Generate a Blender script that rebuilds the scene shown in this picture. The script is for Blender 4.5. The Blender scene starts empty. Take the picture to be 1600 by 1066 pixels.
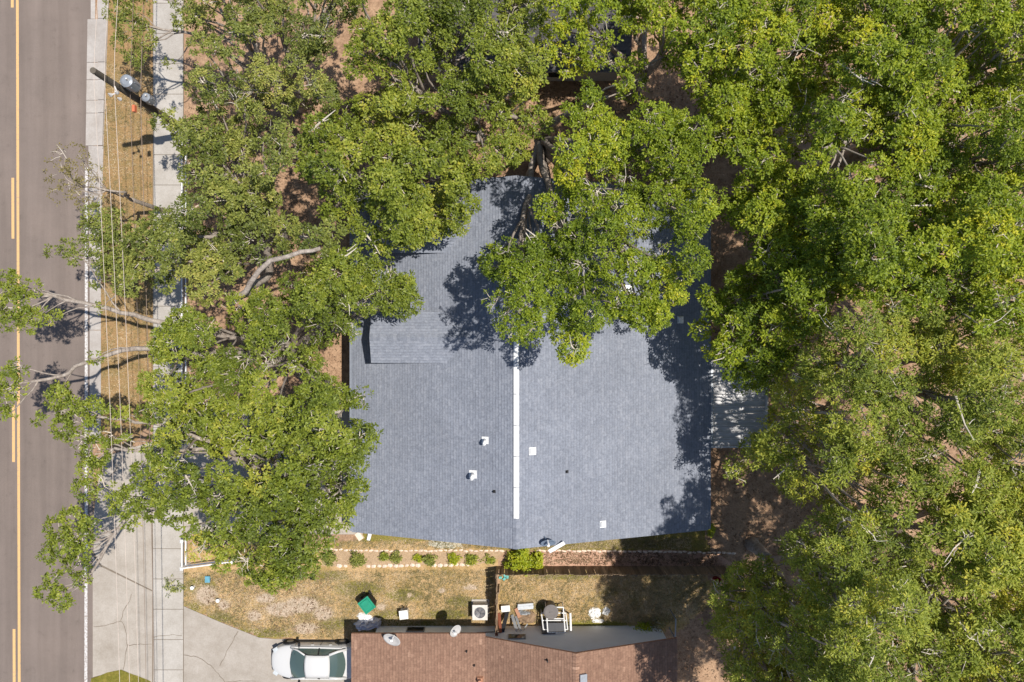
import bpy, bmesh, math, random
import numpy as np
from mathutils import Vector, Matrix

R = math.radians
random.seed(7)
rng = np.random.default_rng(11)
sc = bpy.context.scene
col = sc.collection

# ------------------------------------------------------------------ camera, sky, sun, exposure
CAM_H = 43.0                 # drone height above the street
PPM = 29.0                   # photo pixels per metre on the ground (1600 px wide photo)
cam_d = bpy.data.cameras.new('camera')
cam_d.sensor_width = 36.0
cam_d.lens = 36.0 * CAM_H * PPM / 1600.0
cam_d.clip_start = 0.5
cam_d.clip_end = 2000.0
cam = bpy.data.objects.new('camera', cam_d)
cam.location = (0, 0, CAM_H)
col.objects.link(cam)
sc.camera = cam

SUN_EL = 70.0
SUN_AZ = 9.0                 # degrees north of due east (image right)
world = bpy.data.worlds.new('World')
sc.world = world
world.use_nodes = True
wn = world.node_tree.nodes
wl = world.node_tree.links
wn.clear()
sky = wn.new('ShaderNodeTexSky')
sky.sky_type = 'NISHITA'
sky.sun_disc = False
sky.sun_elevation = R(SUN_EL)
sky.sun_rotation = R(90 - SUN_AZ)
sky.altitude = 0
sky.air_density = 1.0
sky.dust_density = 0.6
sky.ozone_density = 1.5
bg = wn.new('ShaderNodeBackground')
bg.inputs['Strength'].default_value = 0.10
wo = wn.new('ShaderNodeOutputWorld')
wl.new(sky.outputs[0], bg.inputs[0])
wl.new(bg.outputs[0], wo.inputs[0])

sun_d = bpy.data.lights.new('sun', 'SUN')
sun_d.energy = 4.6
sun_d.angle = R(0.53)
sun_d.color = (1.0, 0.955, 0.88)
sun = bpy.data.objects.new('sun', sun_d)
sun.location = (30, 0, 80)
sun.rotation_euler = (0, R(90 - SUN_EL), R(SUN_AZ))      # light comes from +X (image right)
col.objects.link(sun)

sc.view_settings.view_transform = 'Standard'
sc.view_settings.look = 'None'
sc.view_settings.exposure = 0.28
sc.view_settings.gamma = 1.0
sc.view_settings.use_curve_mapping = False
sc.cycles.max_bounces = 8
sc.cycles.transparent_max_bounces = 8

# ------------------------------------------------------------------ helpers
def P(px, py, h=0.0):
    k = (CAM_H - h) / CAM_H / PPM
    return Vector(((px - 800) * k, (533 - py) * k, h))

def srgb(r, g, b, f=0.74):
    def l(c):
        c /= 255.0
        return (c / 12.92 if c <= 0.04045 else ((c + 0.055) / 1.055) ** 2.4) * f
    return (l(r), l(g), l(b), 1.0)

ORG = {}

def thing(name, label, cat, loc=(0, 0, 0), group=None):
    o = bpy.data.objects.new(name, None)
    o.empty_display_size = 0.3
    o.location = loc
    col.objects.link(o)
    ORG[o.name] = Vector(loc)
    o['label'] = label
    o['category'] = cat
    if group:
        o['group'] = group
    return o

def tag(o, label, cat, group=None):
    o['label'] = label
    o['category'] = cat
    if group:
        o['group'] = group
    return o

def add_obj(name, me, mat, parent=None, loc=None, kind=None, label=None):
    o = bpy.data.objects.new(name, me)
    col.objects.link(o)
    if mat is not None and len(me.materials) == 0:
        me.materials.append(mat)
    if parent is not None:
        o.parent = parent
        ORG[o.name] = ORG[parent.name]
    else:
        ORG[o.name] = Vector((0, 0, 0))
    if loc is not None:
        o.location = loc
    if kind:
        o['kind'] = kind
    if label:
        o['label'] = label
    return o

class MB:
    def __init__(s):
        s.v = []; s.f = []; s.t = []
    def add(s, verts, faces, tint=None):
        b = len(s.v)
        s.v += [tuple(p) for p in verts]
        s.f += [tuple(b + i for i in f) for f in faces]
        if tint is not None:
            s.t += [tint] * len(faces)
        return s
    def quad(s, a, b, c, d, tint=None):
        return s.add((a, b, c, d), ((0, 1, 2, 3),), tint)
    def box(s, c, size, rz=0.0, rx=0.0, ry=0.0, taper=1.0, tint=None):
        M = Matrix.Translation(Vector(c)) @ Matrix.Rotation(rz, 4, 'Z') @ Matrix.Rotation(ry, 4, 'Y') @ Matrix.Rotation(rx, 4, 'X')
        hx, hy, hz = size[0] / 2, size[1] / 2, size[2] / 2
        vs = []
        for z, t in ((-hz, 1.0), (hz, taper)):
            for x, y in ((-hx, -hy), (hx, -hy), (hx, hy), (-hx, hy)):
                vs.append(M @ Vector((x * t, y * t, z)))
        return s.add(vs, ((3, 2, 1, 0), (4, 5, 6, 7), (0, 1, 5, 4), (1, 2, 6, 5), (2, 3, 7, 6), (3, 0, 4, 7)), tint)
    def cyl(s, a, b, r0, r1=None, n=12, cap=True):
        return s.tube([Vector(a), Vector(b)], [r0, r0 if r1 is None else r1], n, cap)
    def tube(s, pts, rad, n=6, cap=True):
        pts = [Vector(p) for p in pts]
        if not hasattr(rad, '__len__'):
            rad = [rad] * len(pts)
        vs, fs = [], []
        prev = None
        for i, p in enumerate(pts):
            d = (pts[min(i + 1, len(pts) - 1)] - pts[max(i - 1, 0)]).normalized()
            if prev is None:
                u = d.orthogonal().normalized()
            else:
                u = (prev - d * prev.dot(d))
                u = u.normalized() if u.length > 1e-6 else d.orthogonal().normalized()
            prev = u
            w = d.cross(u)
            for k in range(n):
                a = 2 * math.pi * k / n
                vs.append(p + (u * math.cos(a) + w * math.sin(a)) * rad[i])
        for i in range(len(pts) - 1):
            for k in range(n):
                fs.append((i * n + k, i * n + (k + 1) % n, (i + 1) * n + (k + 1) % n, (i + 1) * n + k))
        if cap:
            fs.append(tuple(reversed(range(n))))
            fs.append(tuple((len(pts) - 1) * n + k for k in range(n)))
        return s.add(vs, fs)
    def prism(s, poly, z0, z1):
        n = len(poly)
        vs = [(p[0], p[1], z0) for p in poly] + [(p[0], p[1], z1) for p in poly]
        fs = [tuple(reversed(range(n))), tuple(range(n, 2 * n))]
        fs += [(i, (i + 1) % n, n + (i + 1) % n, n + i) for i in range(n)]
        return s.add(vs, fs)
    def sheet(s, poly, z):
        return s.add([(p[0], p[1], z) for p in poly], (tuple(range(len(poly))),))
    def mesh(s, name, org=(0, 0, 0), smooth=False):
        me = bpy.data.meshes.new(name)
        ox, oy, oz = org
        me.from_pydata([(x - ox, y - oy, z - oz) for x, y, z in s.v], [], s.f)
        if s.t and len(s.t) == len(s.f):
            at = me.attributes.new('tint', 'FLOAT', 'FACE')
            at.data.foreach_set('value', np.array(s.t, dtype=np.float32))
        if smooth:
            me.polygons.foreach_set('use_smooth', np.ones(len(me.polygons), dtype=bool))
        me.update()
        return me
    def build(s, name, mat, parent=None, smooth=False, kind=None, label=None, fix=False):
        org = ORG[parent.name] if parent is not None else (0, 0, 0)
        me = s.mesh(name, org, smooth)
        if fix:
            bm = bmesh.new(); bm.from_mesh(me)
            bmesh.ops.recalc_face_normals(bm, faces=bm.faces)
            bm.to_mesh(me); bm.free()
        return add_obj(name, me, mat, parent, kind=kind, label=label)

def jpoly(pts, step=0.7, amp=0.12, seed=1):
    """a closed outline subdivided and roughened"""
    r = random.Random(seed)
    out = []
    n = len(pts)
    for i in range(n):
        a, b = Vector(pts[i][:2]), Vector(pts[(i + 1) % n][:2])
        k = max(1, int((b - a).length / step))
        nrm = Vector((-(b - a).y, (b - a).x)).normalized() if (b - a).length > 0 else Vector((0, 0))
        for j in range(k):
            p = a.lerp(b, j / k) + nrm * r.uniform(-amp, amp)
            out.append((p.x, p.y))
    return out

# value noise for layout decisions
_gn = rng.random((64, 64))
def vnoise(x, y):
    xi, yi = math.floor(x), math.floor(y)
    fx, fy = x - xi, y - yi
    fx, fy = fx * fx * (3 - 2 * fx), fy * fy * (3 - 2 * fy)
    g = lambda a, b: _gn[a % 64, b % 64]
    return (g(xi, yi) * (1 - fx) + g(xi + 1, yi) * fx) * (1 - fy) + (g(xi, yi + 1) * (1 - fx) + g(xi + 1, yi + 1) * fx) * fy

def edged(x, y, poly):
    best = 1e9
    n = len(poly)
    for i in range(n):
        (ax, ay), (bx, by) = poly[i], poly[(i + 1) % n]
        dx, dy = bx - ax, by - ay
        t = max(0, min(1, ((x - ax) * dx + (y - ay) * dy) / (dx * dx + dy * dy + 1e-9)))
        best = min(best, math.hypot(x - ax - t * dx, y - ay - t * dy))
    return best

def inpoly(x, y, poly):
    c = False
    n = len(poly)
    j = n - 1
    for i in range(n):
        xi, yi = poly[i]; xj, yj = poly[j]
        if (yi > y) != (yj > y) and x < (xj - xi) * (y - yi) / (yj - yi) + xi:
            c = not c
        j = i
    return c

# ------------------------------------------------------------------ materials
class NT:
    def __init__(s, name):
        s.m = bpy.data.materials.new(name)
        s.m.use_nodes = True
        s.n = s.m.node_tree.nodes
        s.l = s.m.node_tree.links
        s.b = s.n['Principled BSDF']
        s.tc = None
    def coord(s, which='Object'):
        if s.tc is None:
            s.tc = s.n.new('ShaderNodeTexCoord')
        return s.tc.outputs[which]
    def pos(s):
        g = s.n.new('ShaderNodeNewGeometry')
        return g.outputs['Position']
    def noise(s, vec, scale, detail=4, rough=0.6, stretch=None, dist=0.0):
        if stretch:
            mp = s.n.new('ShaderNodeMapping')
            mp.inputs['Scale'].default_value = stretch
            s.l.new(vec, mp.inputs[0]); vec = mp.outputs[0]
        n = s.n.new('ShaderNodeTexNoise')
        n.inputs['Scale'].default_value = scale
        n.inputs['Detail'].default_value = detail
        n.inputs['Roughness'].default_value = rough
        n.inputs['Distortion'].default_value = dist
        s.l.new(vec, n.inputs['Vector'])
        return n.outputs['Fac']
    def ramp(s, fac, stops):
        r = s.n.new('ShaderNodeValToRGB')
        el = r.color_ramp.elements
        while len(el) < len(stops):
            el.new(0.5)
        for e, (p, c) in zip(el, stops):
            e.position = p; e.color = c
        s.l.new(fac, r.inputs[0])
        return r.outputs[0]
    def mix(s, fac, a, b, mode='MIX'):
        m = s.n.new('ShaderNodeMix')
        m.data_type = 'RGBA'; m.blend_type = mode
        for sock, val in ((m.inputs[0], fac), (m.inputs[6], a), (m.inputs[7], b)):
            if hasattr(val, 'is_linked') or hasattr(val, 'links'):
                s.l.new(val, sock)
            else:
                sock.default_value = val
        return m.outputs[2]
    def base(s, v):
        if hasattr(v, 'links'):
            s.l.new(v, s.b.inputs['Base Color'])
        else:
            s.b.inputs['Base Color'].default_value = v
        return s
    def rough(s, v, spec=0.3, metal=0.0):
        s.b.inputs['Roughness'].default_value = v
        s.b.inputs['Specular IOR Level'].default_value = spec
        s.b.inputs['Metallic'].default_value = metal
        return s
    def bump(s, fac, strength=0.4, dist=0.02):
        b = s.n.new('ShaderNodeBump')
        b.inputs['Strength'].default_value = strength
        b.inputs['Distance'].default_value = dist
        s.l.new(fac, b.inputs['Height'])
        s.l.new(b.outputs[0], s.b.inputs['Normal'])
        return s
    def attr(s, name='tint'):
        a = s.n.new('ShaderNodeAttribute')
        a.attribute_name = name
        return a.outputs['Fac']

BW = lambda lo, hi: ((lo, (0, 0, 0, 1)), (hi, (1, 1, 1, 1)))

def mat_plain(name, c, rough=0.6, spec=0.3, metal=0.0, var=0.12, scale=6.0):
    t = NT(name)
    n = t.noise(t.pos(), scale, 4)
    dark = tuple(x * (1 - var) for x in c[:3]) + (1,)
    lite = tuple(min(1, x * (1 + var)) for x in c[:3]) + (1,)
    t.base(t.ramp(n, ((0.3, dark), (0.7, lite)))).rough(rough, spec, metal)
    return t.m

def mat_ground(name, cols, scale=0.5, fine=9.0, bump=0.5):
    """several natural colours mixed by two noises, with fine speckle"""
    t = NT(name)
    p = t.pos()
    big = t.noise(p, scale, 6, 0.65, dist=0.4)
    mid = t.noise(p, scale * 5.3, 5, 0.7)
    fin = t.noise(p, fine, 4, 0.75)
    st = [(0.30 + 0.40 * i / max(1, len(cols) - 1), c) for i, c in enumerate(cols)]
    mm = t.n.new('ShaderNodeMath'); mm.operation = 'MULTIPLY_ADD'
    mm.inputs[1].default_value = 0.5
    t.l.new(mid, mm.inputs[0])
    m2 = t.n.new('ShaderNodeMath'); m2.operation = 'MULTIPLY'
    m2.inputs[1].default_value = 0.5
    t.l.new(big, m2.inputs[0]); t.l.new(m2.outputs[0], mm.inputs[2])
    c = t.ramp(mm.outputs[0], st)
    sp = t.ramp(fin, ((0.25, (0.5, 0.47, 0.42, 1)), (0.5, (0.97, 0.97, 0.97, 1)), (0.78, (1.38, 1.34, 1.28, 1))))
    t.base(t.mix(1.0, c, sp, 'MULTIPLY')).rough(0.95, 0.1)
    t.bump(fin, bump, 0.03)
    return t.m

M = {}
M['soil'] = mat_ground('soil_and_leaf_litter', [srgb(120, 96, 76), srgb(164, 132, 106), srgb(196, 162, 132), srgb(150, 118, 94)], 0.45, 11)
M['verge'] = mat_ground('verge_grass', [srgb(126, 116, 70), srgb(160, 134, 92), srgb(176, 142, 102), srgb(150, 128, 80)], 0.35, 12)
def mat_lawn():
    t = NT('dry_lawn')
    p = t.pos()
    big = t.noise(p, 0.7, 6, 0.7, dist=0.5)
    mid = t.noise(p, 4.2, 5, 0.75)
    fin = t.noise(p, 15, 4, 0.8)
    c = t.ramp(big, ((0.3, srgb(146, 132, 76)), (0.45, srgb(184, 154, 106)), (0.58, srgb(212, 178, 136)), (0.68, srgb(186, 156, 104)), (0.8, srgb(150, 136, 78))))
    def soft(at, lo, hi):
        m = t.n.new('ShaderNodeMath'); m.operation = 'MULTIPLY_ADD'
        m.inputs[1].default_value = 1.1; t.l.new(mid, m.inputs[0]); t.l.new(t.attr(at), m.inputs[2])
        return t.ramp(m.outputs[0], BW(lo, hi))
    c = t.mix(soft('green', 0.55, 1.7), c, t.ramp(fin, ((0.3, srgb(112, 110, 48)), (0.7, srgb(150, 140, 72)))))
    c = t.mix(soft('bare', 0.7, 1.9), c, t.ramp(fin, ((0.3, srgb(172, 150, 128)), (0.7, srgb(208, 190, 170)))))
    sp = t.ramp(fin, ((0.25, (0.5, 0.47, 0.42, 1)), (0.5, (1.0, 1.0, 1.0, 1)), (0.78, (1.4, 1.38, 1.34, 1))))
    sp2 = t.ramp(mid, ((0.3, (0.66, 0.66, 0.58, 1)), (0.5, (1.0, 1.0, 0.98, 1)), (0.7, (1.28, 1.26, 1.25, 1))))
    t.base(t.mix(1.0, t.mix(1.0, c, sp, 'MULTIPLY'), sp2, 'MULTIPLY')).rough(0.95, 0.1).bump(fin, 0.6, 0.03)
    return t.m
M['lawn'] = mat_lawn()
M['lawn_green'] = mat_ground('green_lawn', [srgb(96, 102, 38), srgb(132, 124, 56), srgb(160, 140, 74)], 0.6, 12)
M['bare'] = mat_ground('bare_sand', [srgb(186, 160, 130), srgb(214, 196, 176), srgb(196, 170, 140)], 1.4, 14)
M['mulch'] = mat_ground('pine_mulch', [srgb(178, 138, 114), srgb(212, 172, 148), srgb(198, 154, 128)], 0.8, 16)
M['bed'] = mat_ground('bed_soil', [srgb(158, 132, 104), srgb(198, 170, 138), srgb(176, 148, 116)], 0.9, 16)
M['gravel'] = mat_ground('pale_gravel', [srgb(160, 160, 138), srgb(216, 212, 198), srgb(178, 172, 146)], 2.0, 16)
M['forest'] = mat_ground('shaded_yard_soil', [srgb(112, 76, 50), srgb(172, 126, 88), srgb(210, 166, 124)], 0.6, 11)

def mat_asphalt():
    t = NT('asphalt')
    p = t.pos()
    streak = t.noise(p, 1.0, 5, 0.6, stretch=(1.3, 0.06, 1))
    blotch = t.noise(p, 0.35, 5, 0.6)
    fin = t.noise(p, 30, 3, 0.7)
    spots = t.noise(p, 1.6, 6, 0.75)
    c = t.ramp(streak, ((0.25, srgb(122, 110, 103)), (0.5, srgb(135, 122, 114)), (0.8, srgb(147, 133, 125))))
    c = t.mix(1.0, c, t.ramp(spots, ((0.28, (0.80, 0.80, 0.80, 1)), (0.42, (1, 1, 1, 1)), (0.7, (1.05, 1.05, 1.05, 1)))), 'MULTIPLY')
    c = t.mix(1.0, c, t.ramp(blotch, ((0.3, (0.9, 0.9, 0.9, 1)), (0.7, (1.08, 1.07, 1.06, 1)))), 'MULTIPLY')
    c = t.mix(1.0, c, t.ramp(fin, ((0.2, (0.78, 0.78, 0.78, 1)), (0.8, (1.2, 1.2, 1.2, 1)))), 'MULTIPLY')
    t.base(c).rough(0.9, 0.2).bump(fin, 0.3, 0.01)
    return t.m
M['asphalt'] = mat_asphalt()

def mat_concrete(name, c0, c1):
    t = NT(name)
    p = t.pos()
    a = t.noise(p, 0.8, 6, 0.7)
    b = t.noise(p, 14, 4, 0.7)
    oi = t.n.new('ShaderNodeObjectInfo')
    c = t.ramp(a, ((0.3, c0), (0.65, c1)))
    c = t.mix(1.0, c, t.ramp(b, ((0.25, (0.86, 0.85, 0.84, 1)), (0.7, (1.06, 1.06, 1.06, 1)))), 'MULTIPLY')
    c = t.mix(1.0, c, t.ramp(oi.outputs['Random'], ((0, (0.93, 0.93, 0.93, 1)), (1, (1.04, 1.04, 1.03, 1)))), 'MULTIPLY')
    t.base(c).rough(0.9, 0.2).bump(b, 0.2, 0.01)
    return t.m
M['concrete'] = mat_concrete('sidewalk_concrete', srgb(182, 174, 164), srgb(204, 197, 189))
M['drive'] = mat_concrete('driveway_concrete', srgb(174, 163, 150), srgb(198, 188, 177))
M['kerb'] = mat_concrete('kerb_concrete', srgb(178, 168, 160), srgb(202, 195, 189))
M['crack'] = mat_plain('crack_dirt', srgb(138, 126, 112), 1.0, 0.0)
M['stain'] = mat_plain('tyre_stain', srgb(182, 172, 160), 0.9, 0.1)

def mat_paint(name, c, wear):
    t = NT(name)
    n = t.noise(t.pos(), 9, 5, 0.75)
    t.base(t.mix(t.ramp(n, BW(wear, wear + 0.16)), srgb(165, 150, 140), c)).rough(0.7, 0.3)
    return t.m
M['yellow'] = mat_paint('yellow_road_paint', srgb(236, 190, 130), 0.30)
M['white_line'] = mat_paint('white_road_paint', srgb(228, 224, 221), 0.38)

def mat_shingle(name, stops, scale=10):
    t = NT(name)
    a = t.attr()
    p = t.pos()
    big = t.noise(p, 0.5, 4, 0.6)
    gr = t.noise(p, scale, 5, 0.85)
    c = t.ramp(a, stops)
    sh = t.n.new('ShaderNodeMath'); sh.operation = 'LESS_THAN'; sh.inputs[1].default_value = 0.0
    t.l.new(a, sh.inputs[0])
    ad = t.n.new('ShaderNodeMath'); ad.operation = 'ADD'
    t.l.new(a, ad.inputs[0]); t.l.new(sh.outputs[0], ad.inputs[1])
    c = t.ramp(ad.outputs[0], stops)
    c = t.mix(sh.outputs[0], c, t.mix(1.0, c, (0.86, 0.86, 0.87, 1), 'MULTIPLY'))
    c = t.mix(1.0, c, t.ramp(big, ((0.3, (0.92, 0.92, 0.92, 1)), (0.7, (1.06, 1.06, 1.06, 1)))), 'MULTIPLY')
    c = t.mix(1.0, c, t.ramp(gr, ((0.3, (0.70, 0.70, 0.71, 1)), (0.5, (1.0, 1.0, 1.0, 1)), (0.7, (1.32, 1.32, 1.31, 1)))), 'MULTIPLY')
    t.base(c).rough(0.95, 0.15)
    return t.m
M['roof_blue'] = mat_shingle('blue_grey_shingles', ((0, srgb(140, 145, 157, .71)), (0.5, srgb(148, 153, 165, .71)), (1, srgb(158, 162, 173, .71))))
M['roof_brown'] = mat_shingle('brown_shingles', ((0, srgb(142, 110, 93)), (0.6, srgb(154, 121, 102)), (0.88, srgb(162, 128, 108)), (0.95, srgb(186, 150, 128)), (1, srgb(196, 160, 138))))
M['roof_dark'] = mat_shingle('charcoal_shingles', ((0, srgb(88, 86, 88)), (1, srgb(120, 116, 116))))
M['white'] = mat_plain('white_metal', srgb(246, 245, 244, .82), 0.45, 0.4, var=0.04)
M['white_pvc'] = mat_plain('white_vinyl', srgb(245, 244, 242, .80), 0.4, 0.4, var=0.05)
M['flashing'] = mat_plain('grey_flashing', srgb(170, 174, 180), 0.45, 0.4, 0.3)
M['gutter'] = mat_plain('gutter_paint', srgb(138, 144, 156), 0.5)
M['fascia_w'] = mat_plain('fascia_paint', srgb(150, 155, 165), 0.6)
M['fascia_b'] = mat_plain('brown_fascia', srgb(202, 150, 120), 0.7)
M['wall_grey'] = mat_plain('grey_stucco', srgb(246, 246, 244, .96), 0.9, 0.1, var=0.04, scale=1.2)
M['wall_tan'] = mat_plain('tan_stucco', srgb(206, 196, 182), 0.9, 0.1)
M['glass'] = mat_plain('window_glass', (0.012, 0.016, 0.018, 1), 0.12, 0.25)
M['frame'] = mat_plain('window_frame', srgb(150, 150, 150), 0.5)
M['door'] = mat_plain('painted_door', srgb(92, 62, 46), 0.5)

def mat_wood(name, c0, c1):
    t = NT(name)
    oi = t.n.new('ShaderNodeObjectInfo')
    n = t.noise(t.coord('Object'), 8, 4, 0.7, stretch=(6, 6, 0.6))
    c = t.ramp(n, ((0.3, c0), (0.7, c1)))
    c = t.mix(1.0, c, t.ramp(oi.outputs['Random'], ((0, (0.7, 0.7, 0.7, 1)), (1, (1.25, 1.22, 1.2, 1)))), 'MULTIPLY')
    t.base(c).rough(0.9, 0.15)
    return t.m
M['fence'] = mat_wood('weathered_fence_wood', srgb(136, 116, 96), srgb(182, 158, 132))
M['board'] = mat_wood('reddish_board', srgb(150, 88, 66), srgb(188, 122, 96))
M['pole'] = mat_wood('pole_wood', srgb(84, 78, 70), srgb(120, 112, 100))
M['tin'] = mat_plain('patio_metal', srgb(206, 204, 204, .78), 0.5, 0.4, 0.0, var=0.1, scale=1.5)
M['galv'] = mat_plain('galvanised_steel', srgb(166, 172, 180), 0.35, 0.5, 0.25, var=0.2, scale=3)
M['porcelain'] = mat_plain('white_porcelain', srgb(238, 232, 226), 0.3, 0.5)
M['wire'] = mat_plain('aluminium_wire', srgb(214, 198, 184, .8), 0.5, 0.4)
M['cable'] = mat_plain('grey_cable', srgb(150, 132, 118), 0.7)
M['black'] = mat_plain('black_plastic', (0.015, 0.015, 0.017, 1), 0.6)
M['orange'] = mat_plain('orange_plastic', srgb(228, 130, 92), 0.6)
M['dish'] = mat_plain('dish_grey', srgb(202, 198, 194), 0.6, 0.3)
M['dish_b'] = mat_plain('dish_slate', srgb(126, 140, 158), 0.6, 0.3)
M['green_bin'] = mat_plain('green_bin_plastic', srgb(34, 152, 120), 0.5)
M['tarp'] = mat_plain('grey_tarp', srgb(226, 226, 236), 0.7, 0.3, var=0.35, scale=3)
M['ac'] = mat_plain('ac_enamel', srgb(228, 222, 214), 0.5)
M['dark_metal'] = mat_plain('dark_grey_metal', srgb(80, 80, 84), 0.5, 0.4)
M['steel'] = mat_plain('bare_aluminium', srgb(214, 218, 222), 0.4, 0.5, 0.4, var=0.15)
M['lid'] = mat_plain('grey_lid', srgb(126, 120, 118), 0.7)
M['turq'] = mat_plain('turquoise_plastic', srgb(110, 190, 184), 0.6)
M['red'] = mat_plain('red_plastic', srgb(176, 40, 36), 0.6)
M['blue'] = mat_plain('blue_plastic', srgb(110, 170, 190), 0.6)
M['stone'] = mat_plain('pale_stone', srgb(236, 214, 194, .85), 0.9, 0.1, var=0.14, scale=5)
M['paper'] = mat_plain('white_sheet', srgb(246, 244, 240, .85), 0.8)
M['brown_tarp'] = mat_plain('brown_cloth', srgb(160, 134, 108), 0.9, var=0.4, scale=5)

def mat_car():
    t = NT('white_car_paint')
    t.base(srgb(240, 238, 235, .66)).rough(0.25, 0.5)
    t.b.inputs['Coat Weight'].default_value = 0.5
    t.b.inputs['Coat Roughness'].default_value = 0.05
    return t.m
M['car'] = mat_car()
def mat_autoglass():
    t = NT('car_glass')
    t.base(srgb(84, 102, 98)).rough(0.08, 0.8)
    return t.m
M['autoglass'] = mat_autoglass()
M['tyre'] = mat_plain('tyre_rubber', (0.02, 0.02, 0.02, 1), 0.85)
M['rim'] = mat_plain('wheel_alloy', srgb(150, 150, 152), 0.35, 0.5, 0.5)
M['lens'] = mat_plain('lamp_lens', srgb(210, 214, 216), 0.1, 0.6)
M['red_lens'] = mat_plain('tail_lamp', srgb(150, 20, 20), 0.2, 0.5)
M['trim'] = mat_plain('dark_trim', (0.02, 0.02, 0.022, 1), 0.5)

def mat_leaf(name, stops, trans=0.26, rough=0.5):
    t = NT(name)
    a = t.attr()
    c = t.ramp(a, stops)
    t.base(c).rough(rough, 0.35)
    tr = t.n.new('ShaderNodeBsdfTranslucent')
    t.l.new(t.mix(1.0, c, (1.25, 1.3, 0.75, 1), 'MULTIPLY'), tr.inputs[0])
    mx = t.n.new('ShaderNodeMixShader')
    mx.inputs[0].default_value = trans
    t.l.new(t.b.outputs[0], mx.inputs[1])
    t.l.new(tr.outputs[0], mx.inputs[2])
    t.l.new(mx.outputs[0], t.n['Material Output'].inputs['Surface'])
    return t.m
M['leaf_oak'] = mat_leaf('oak_leaves', ((0.0, (0.095, 0.128, 0.015, 1)), (0.4, (0.205, 0.248, 0.027, 1)), (0.75, (0.305, 0.328, 0.042, 1)), (1.0, (0.44, 0.41, 0.06, 1))))
M['leaf_dull'] = mat_leaf('dusty_oak_leaves', ((0.0, (0.105, 0.132, 0.026, 1)), (0.4, (0.222, 0.250, 0.048, 1)), (0.75, (0.325, 0.332, 0.074, 1)), (1.0, (0.46, 0.41, 0.105, 1))))
M['leaf_bright'] = mat_leaf('bright_leaves', ((0.0, (0.110, 0.160, 0.013, 1)), (0.4, (0.250, 0.315, 0.021, 1)), (0.75, (0.365, 0.405, 0.031, 1)), (1.0, (0.52, 0.49, 0.03, 1))), 0.34)
M['leaf_olive'] = mat_leaf('olive_leaves', ((0.0, (0.120, 0.160, 0.024, 1)), (0.4, (0.275, 0.322, 0.042, 1)), (0.75, (0.405, 0.425, 0.068, 1)), (1.0, (0.60, 0.53, 0.06, 1))), 0.36)
M['leaf_lime'] = mat_leaf('lime_shrub_leaves', ((0.0, (0.20, 0.26, 0.012, 1)), (0.5, (0.36, 0.40, 0.02, 1)), (1.0, (0.55, 0.50, 0.04, 1))))
M['leaf_dry'] = mat_leaf('dry_yellow_leaves', ((0.0, (0.14, 0.12, 0.05, 1)), (0.5, (0.24, 0.20, 0.07, 1)), (1.0, (0.34, 0.28, 0.11, 1))))
M['litter'] = mat_leaf('fallen_leaves', ((0.0, (0.10, 0.055, 0.03, 1)), (0.5, (0.26, 0.16, 0.09, 1)), (1.0, (0.42, 0.30, 0.19, 1))), 0.1)
M['blade'] = mat_leaf('grass_blades', ((0.0, (0.16, 0.15, 0.05, 1)), (0.45, (0.38, 0.30, 0.165, 1)), (1.0, (0.76, 0.60, 0.41, 1))), 0.25)

def mat_bark():   # pale lichen-grey live-oak bark
    t = NT('oak_bark')
    n = t.noise(t.pos(), 5, 5, 0.7)
    n2 = t.noise(t.pos(), 22, 3, 0.7)
    c = t.ramp(n, ((0.3, srgb(146, 132, 120)), (0.6, srgb(196, 183, 170)), (0.8, srgb(226, 217, 206))))
    t.base(t.mix(1.0, c, t.ramp(n2, ((0.3, (0.7, 0.7, 0.7, 1)), (0.7, (1.15, 1.15, 1.15, 1)))), 'MULTIPLY')).rough(0.95, 0.1)
    t.bump(n2, 0.6, 0.03)
    return t.m
M['bark'] = mat_bark()
M['twig'] = mat_plain('pale_twigs', srgb(220, 208, 192, .85), 0.9, 0.1, var=0.2)

def structure(name, mb, mat, **k):
    return mb.build(name, mat, kind='structure', **k)

# ------------------------------------------------------------------ the ground, road and paving
def G(px, py):
    p = P(px, py)
    return (p.x, p.y)

mb = MB()
N = 40
for i in range(N):
    for j in range(N):
        x0, x1 = -300 + 600 * i / N, -300 + 600 * (i + 1) / N
        y0, y1 = -300 + 600 * j / N, -300 + 600 * (j + 1) / N
        mb.quad((x0, y0, 0), (x1, y0, 0), (x1, y1, 0), (x0, y1, 0))
structure('ground', mb, M['soil'])

XE = P(146, 0).x            # edge of the asphalt
mb = MB()
edge = []
yy = -150.0
while yy <= 150:
    edge.append((XE + 0.05 * math.sin(yy * 0.9) * math.sin(yy * 0.37), yy)); yy += 1.0
xl = P(-110, 0).x
for a, b in zip(edge[:-1], edge[1:]):
    mb.quad((xl, a[1], .004), (a[0], a[1], .004), (b[0], b[1], .004), (xl, b[1], .004))
road = structure('road', mb, M['asphalt'])

def stripe(name, px0, px1, py0, py1, mat, skew=0.0):
    m = MB()
    x0, x1 = P(px0, 0).x, P(px1, 0).x
    ya, yb = P(0, py1).y, P(0, py0).y
    n = max(1, int((yb - ya) / 0.5))
    r = random.Random(int(px0 * 7 + py0))
    sx = P(800 + skew, 0).x
    f = lambda y: sx * (y - P(0, 533).y) / 18.4
    for k in range(n):
        a, b = ya + (yb - ya) * k / n, ya + (yb - ya) * (k + 1) / n
        m.quad((x0 - f(a), a, .008), (x1 - f(a), a, .008), (x1 - f(b), b, .008), (x0 - f(b), b, .008))
    o = m.build(name, mat, road)
    return o
stripe('yellow_line', 26.6, 30.8, -900, 1900, M['yellow'], 1.5)
for a, b in ((-430, -340), (-75, 12), (278, 373), (633, 722), (983, 1075), (1340, 1430)):
    stripe('yellow_dash', 18.6, 23.0, a, b, M['yellow'], 1.5)
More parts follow.
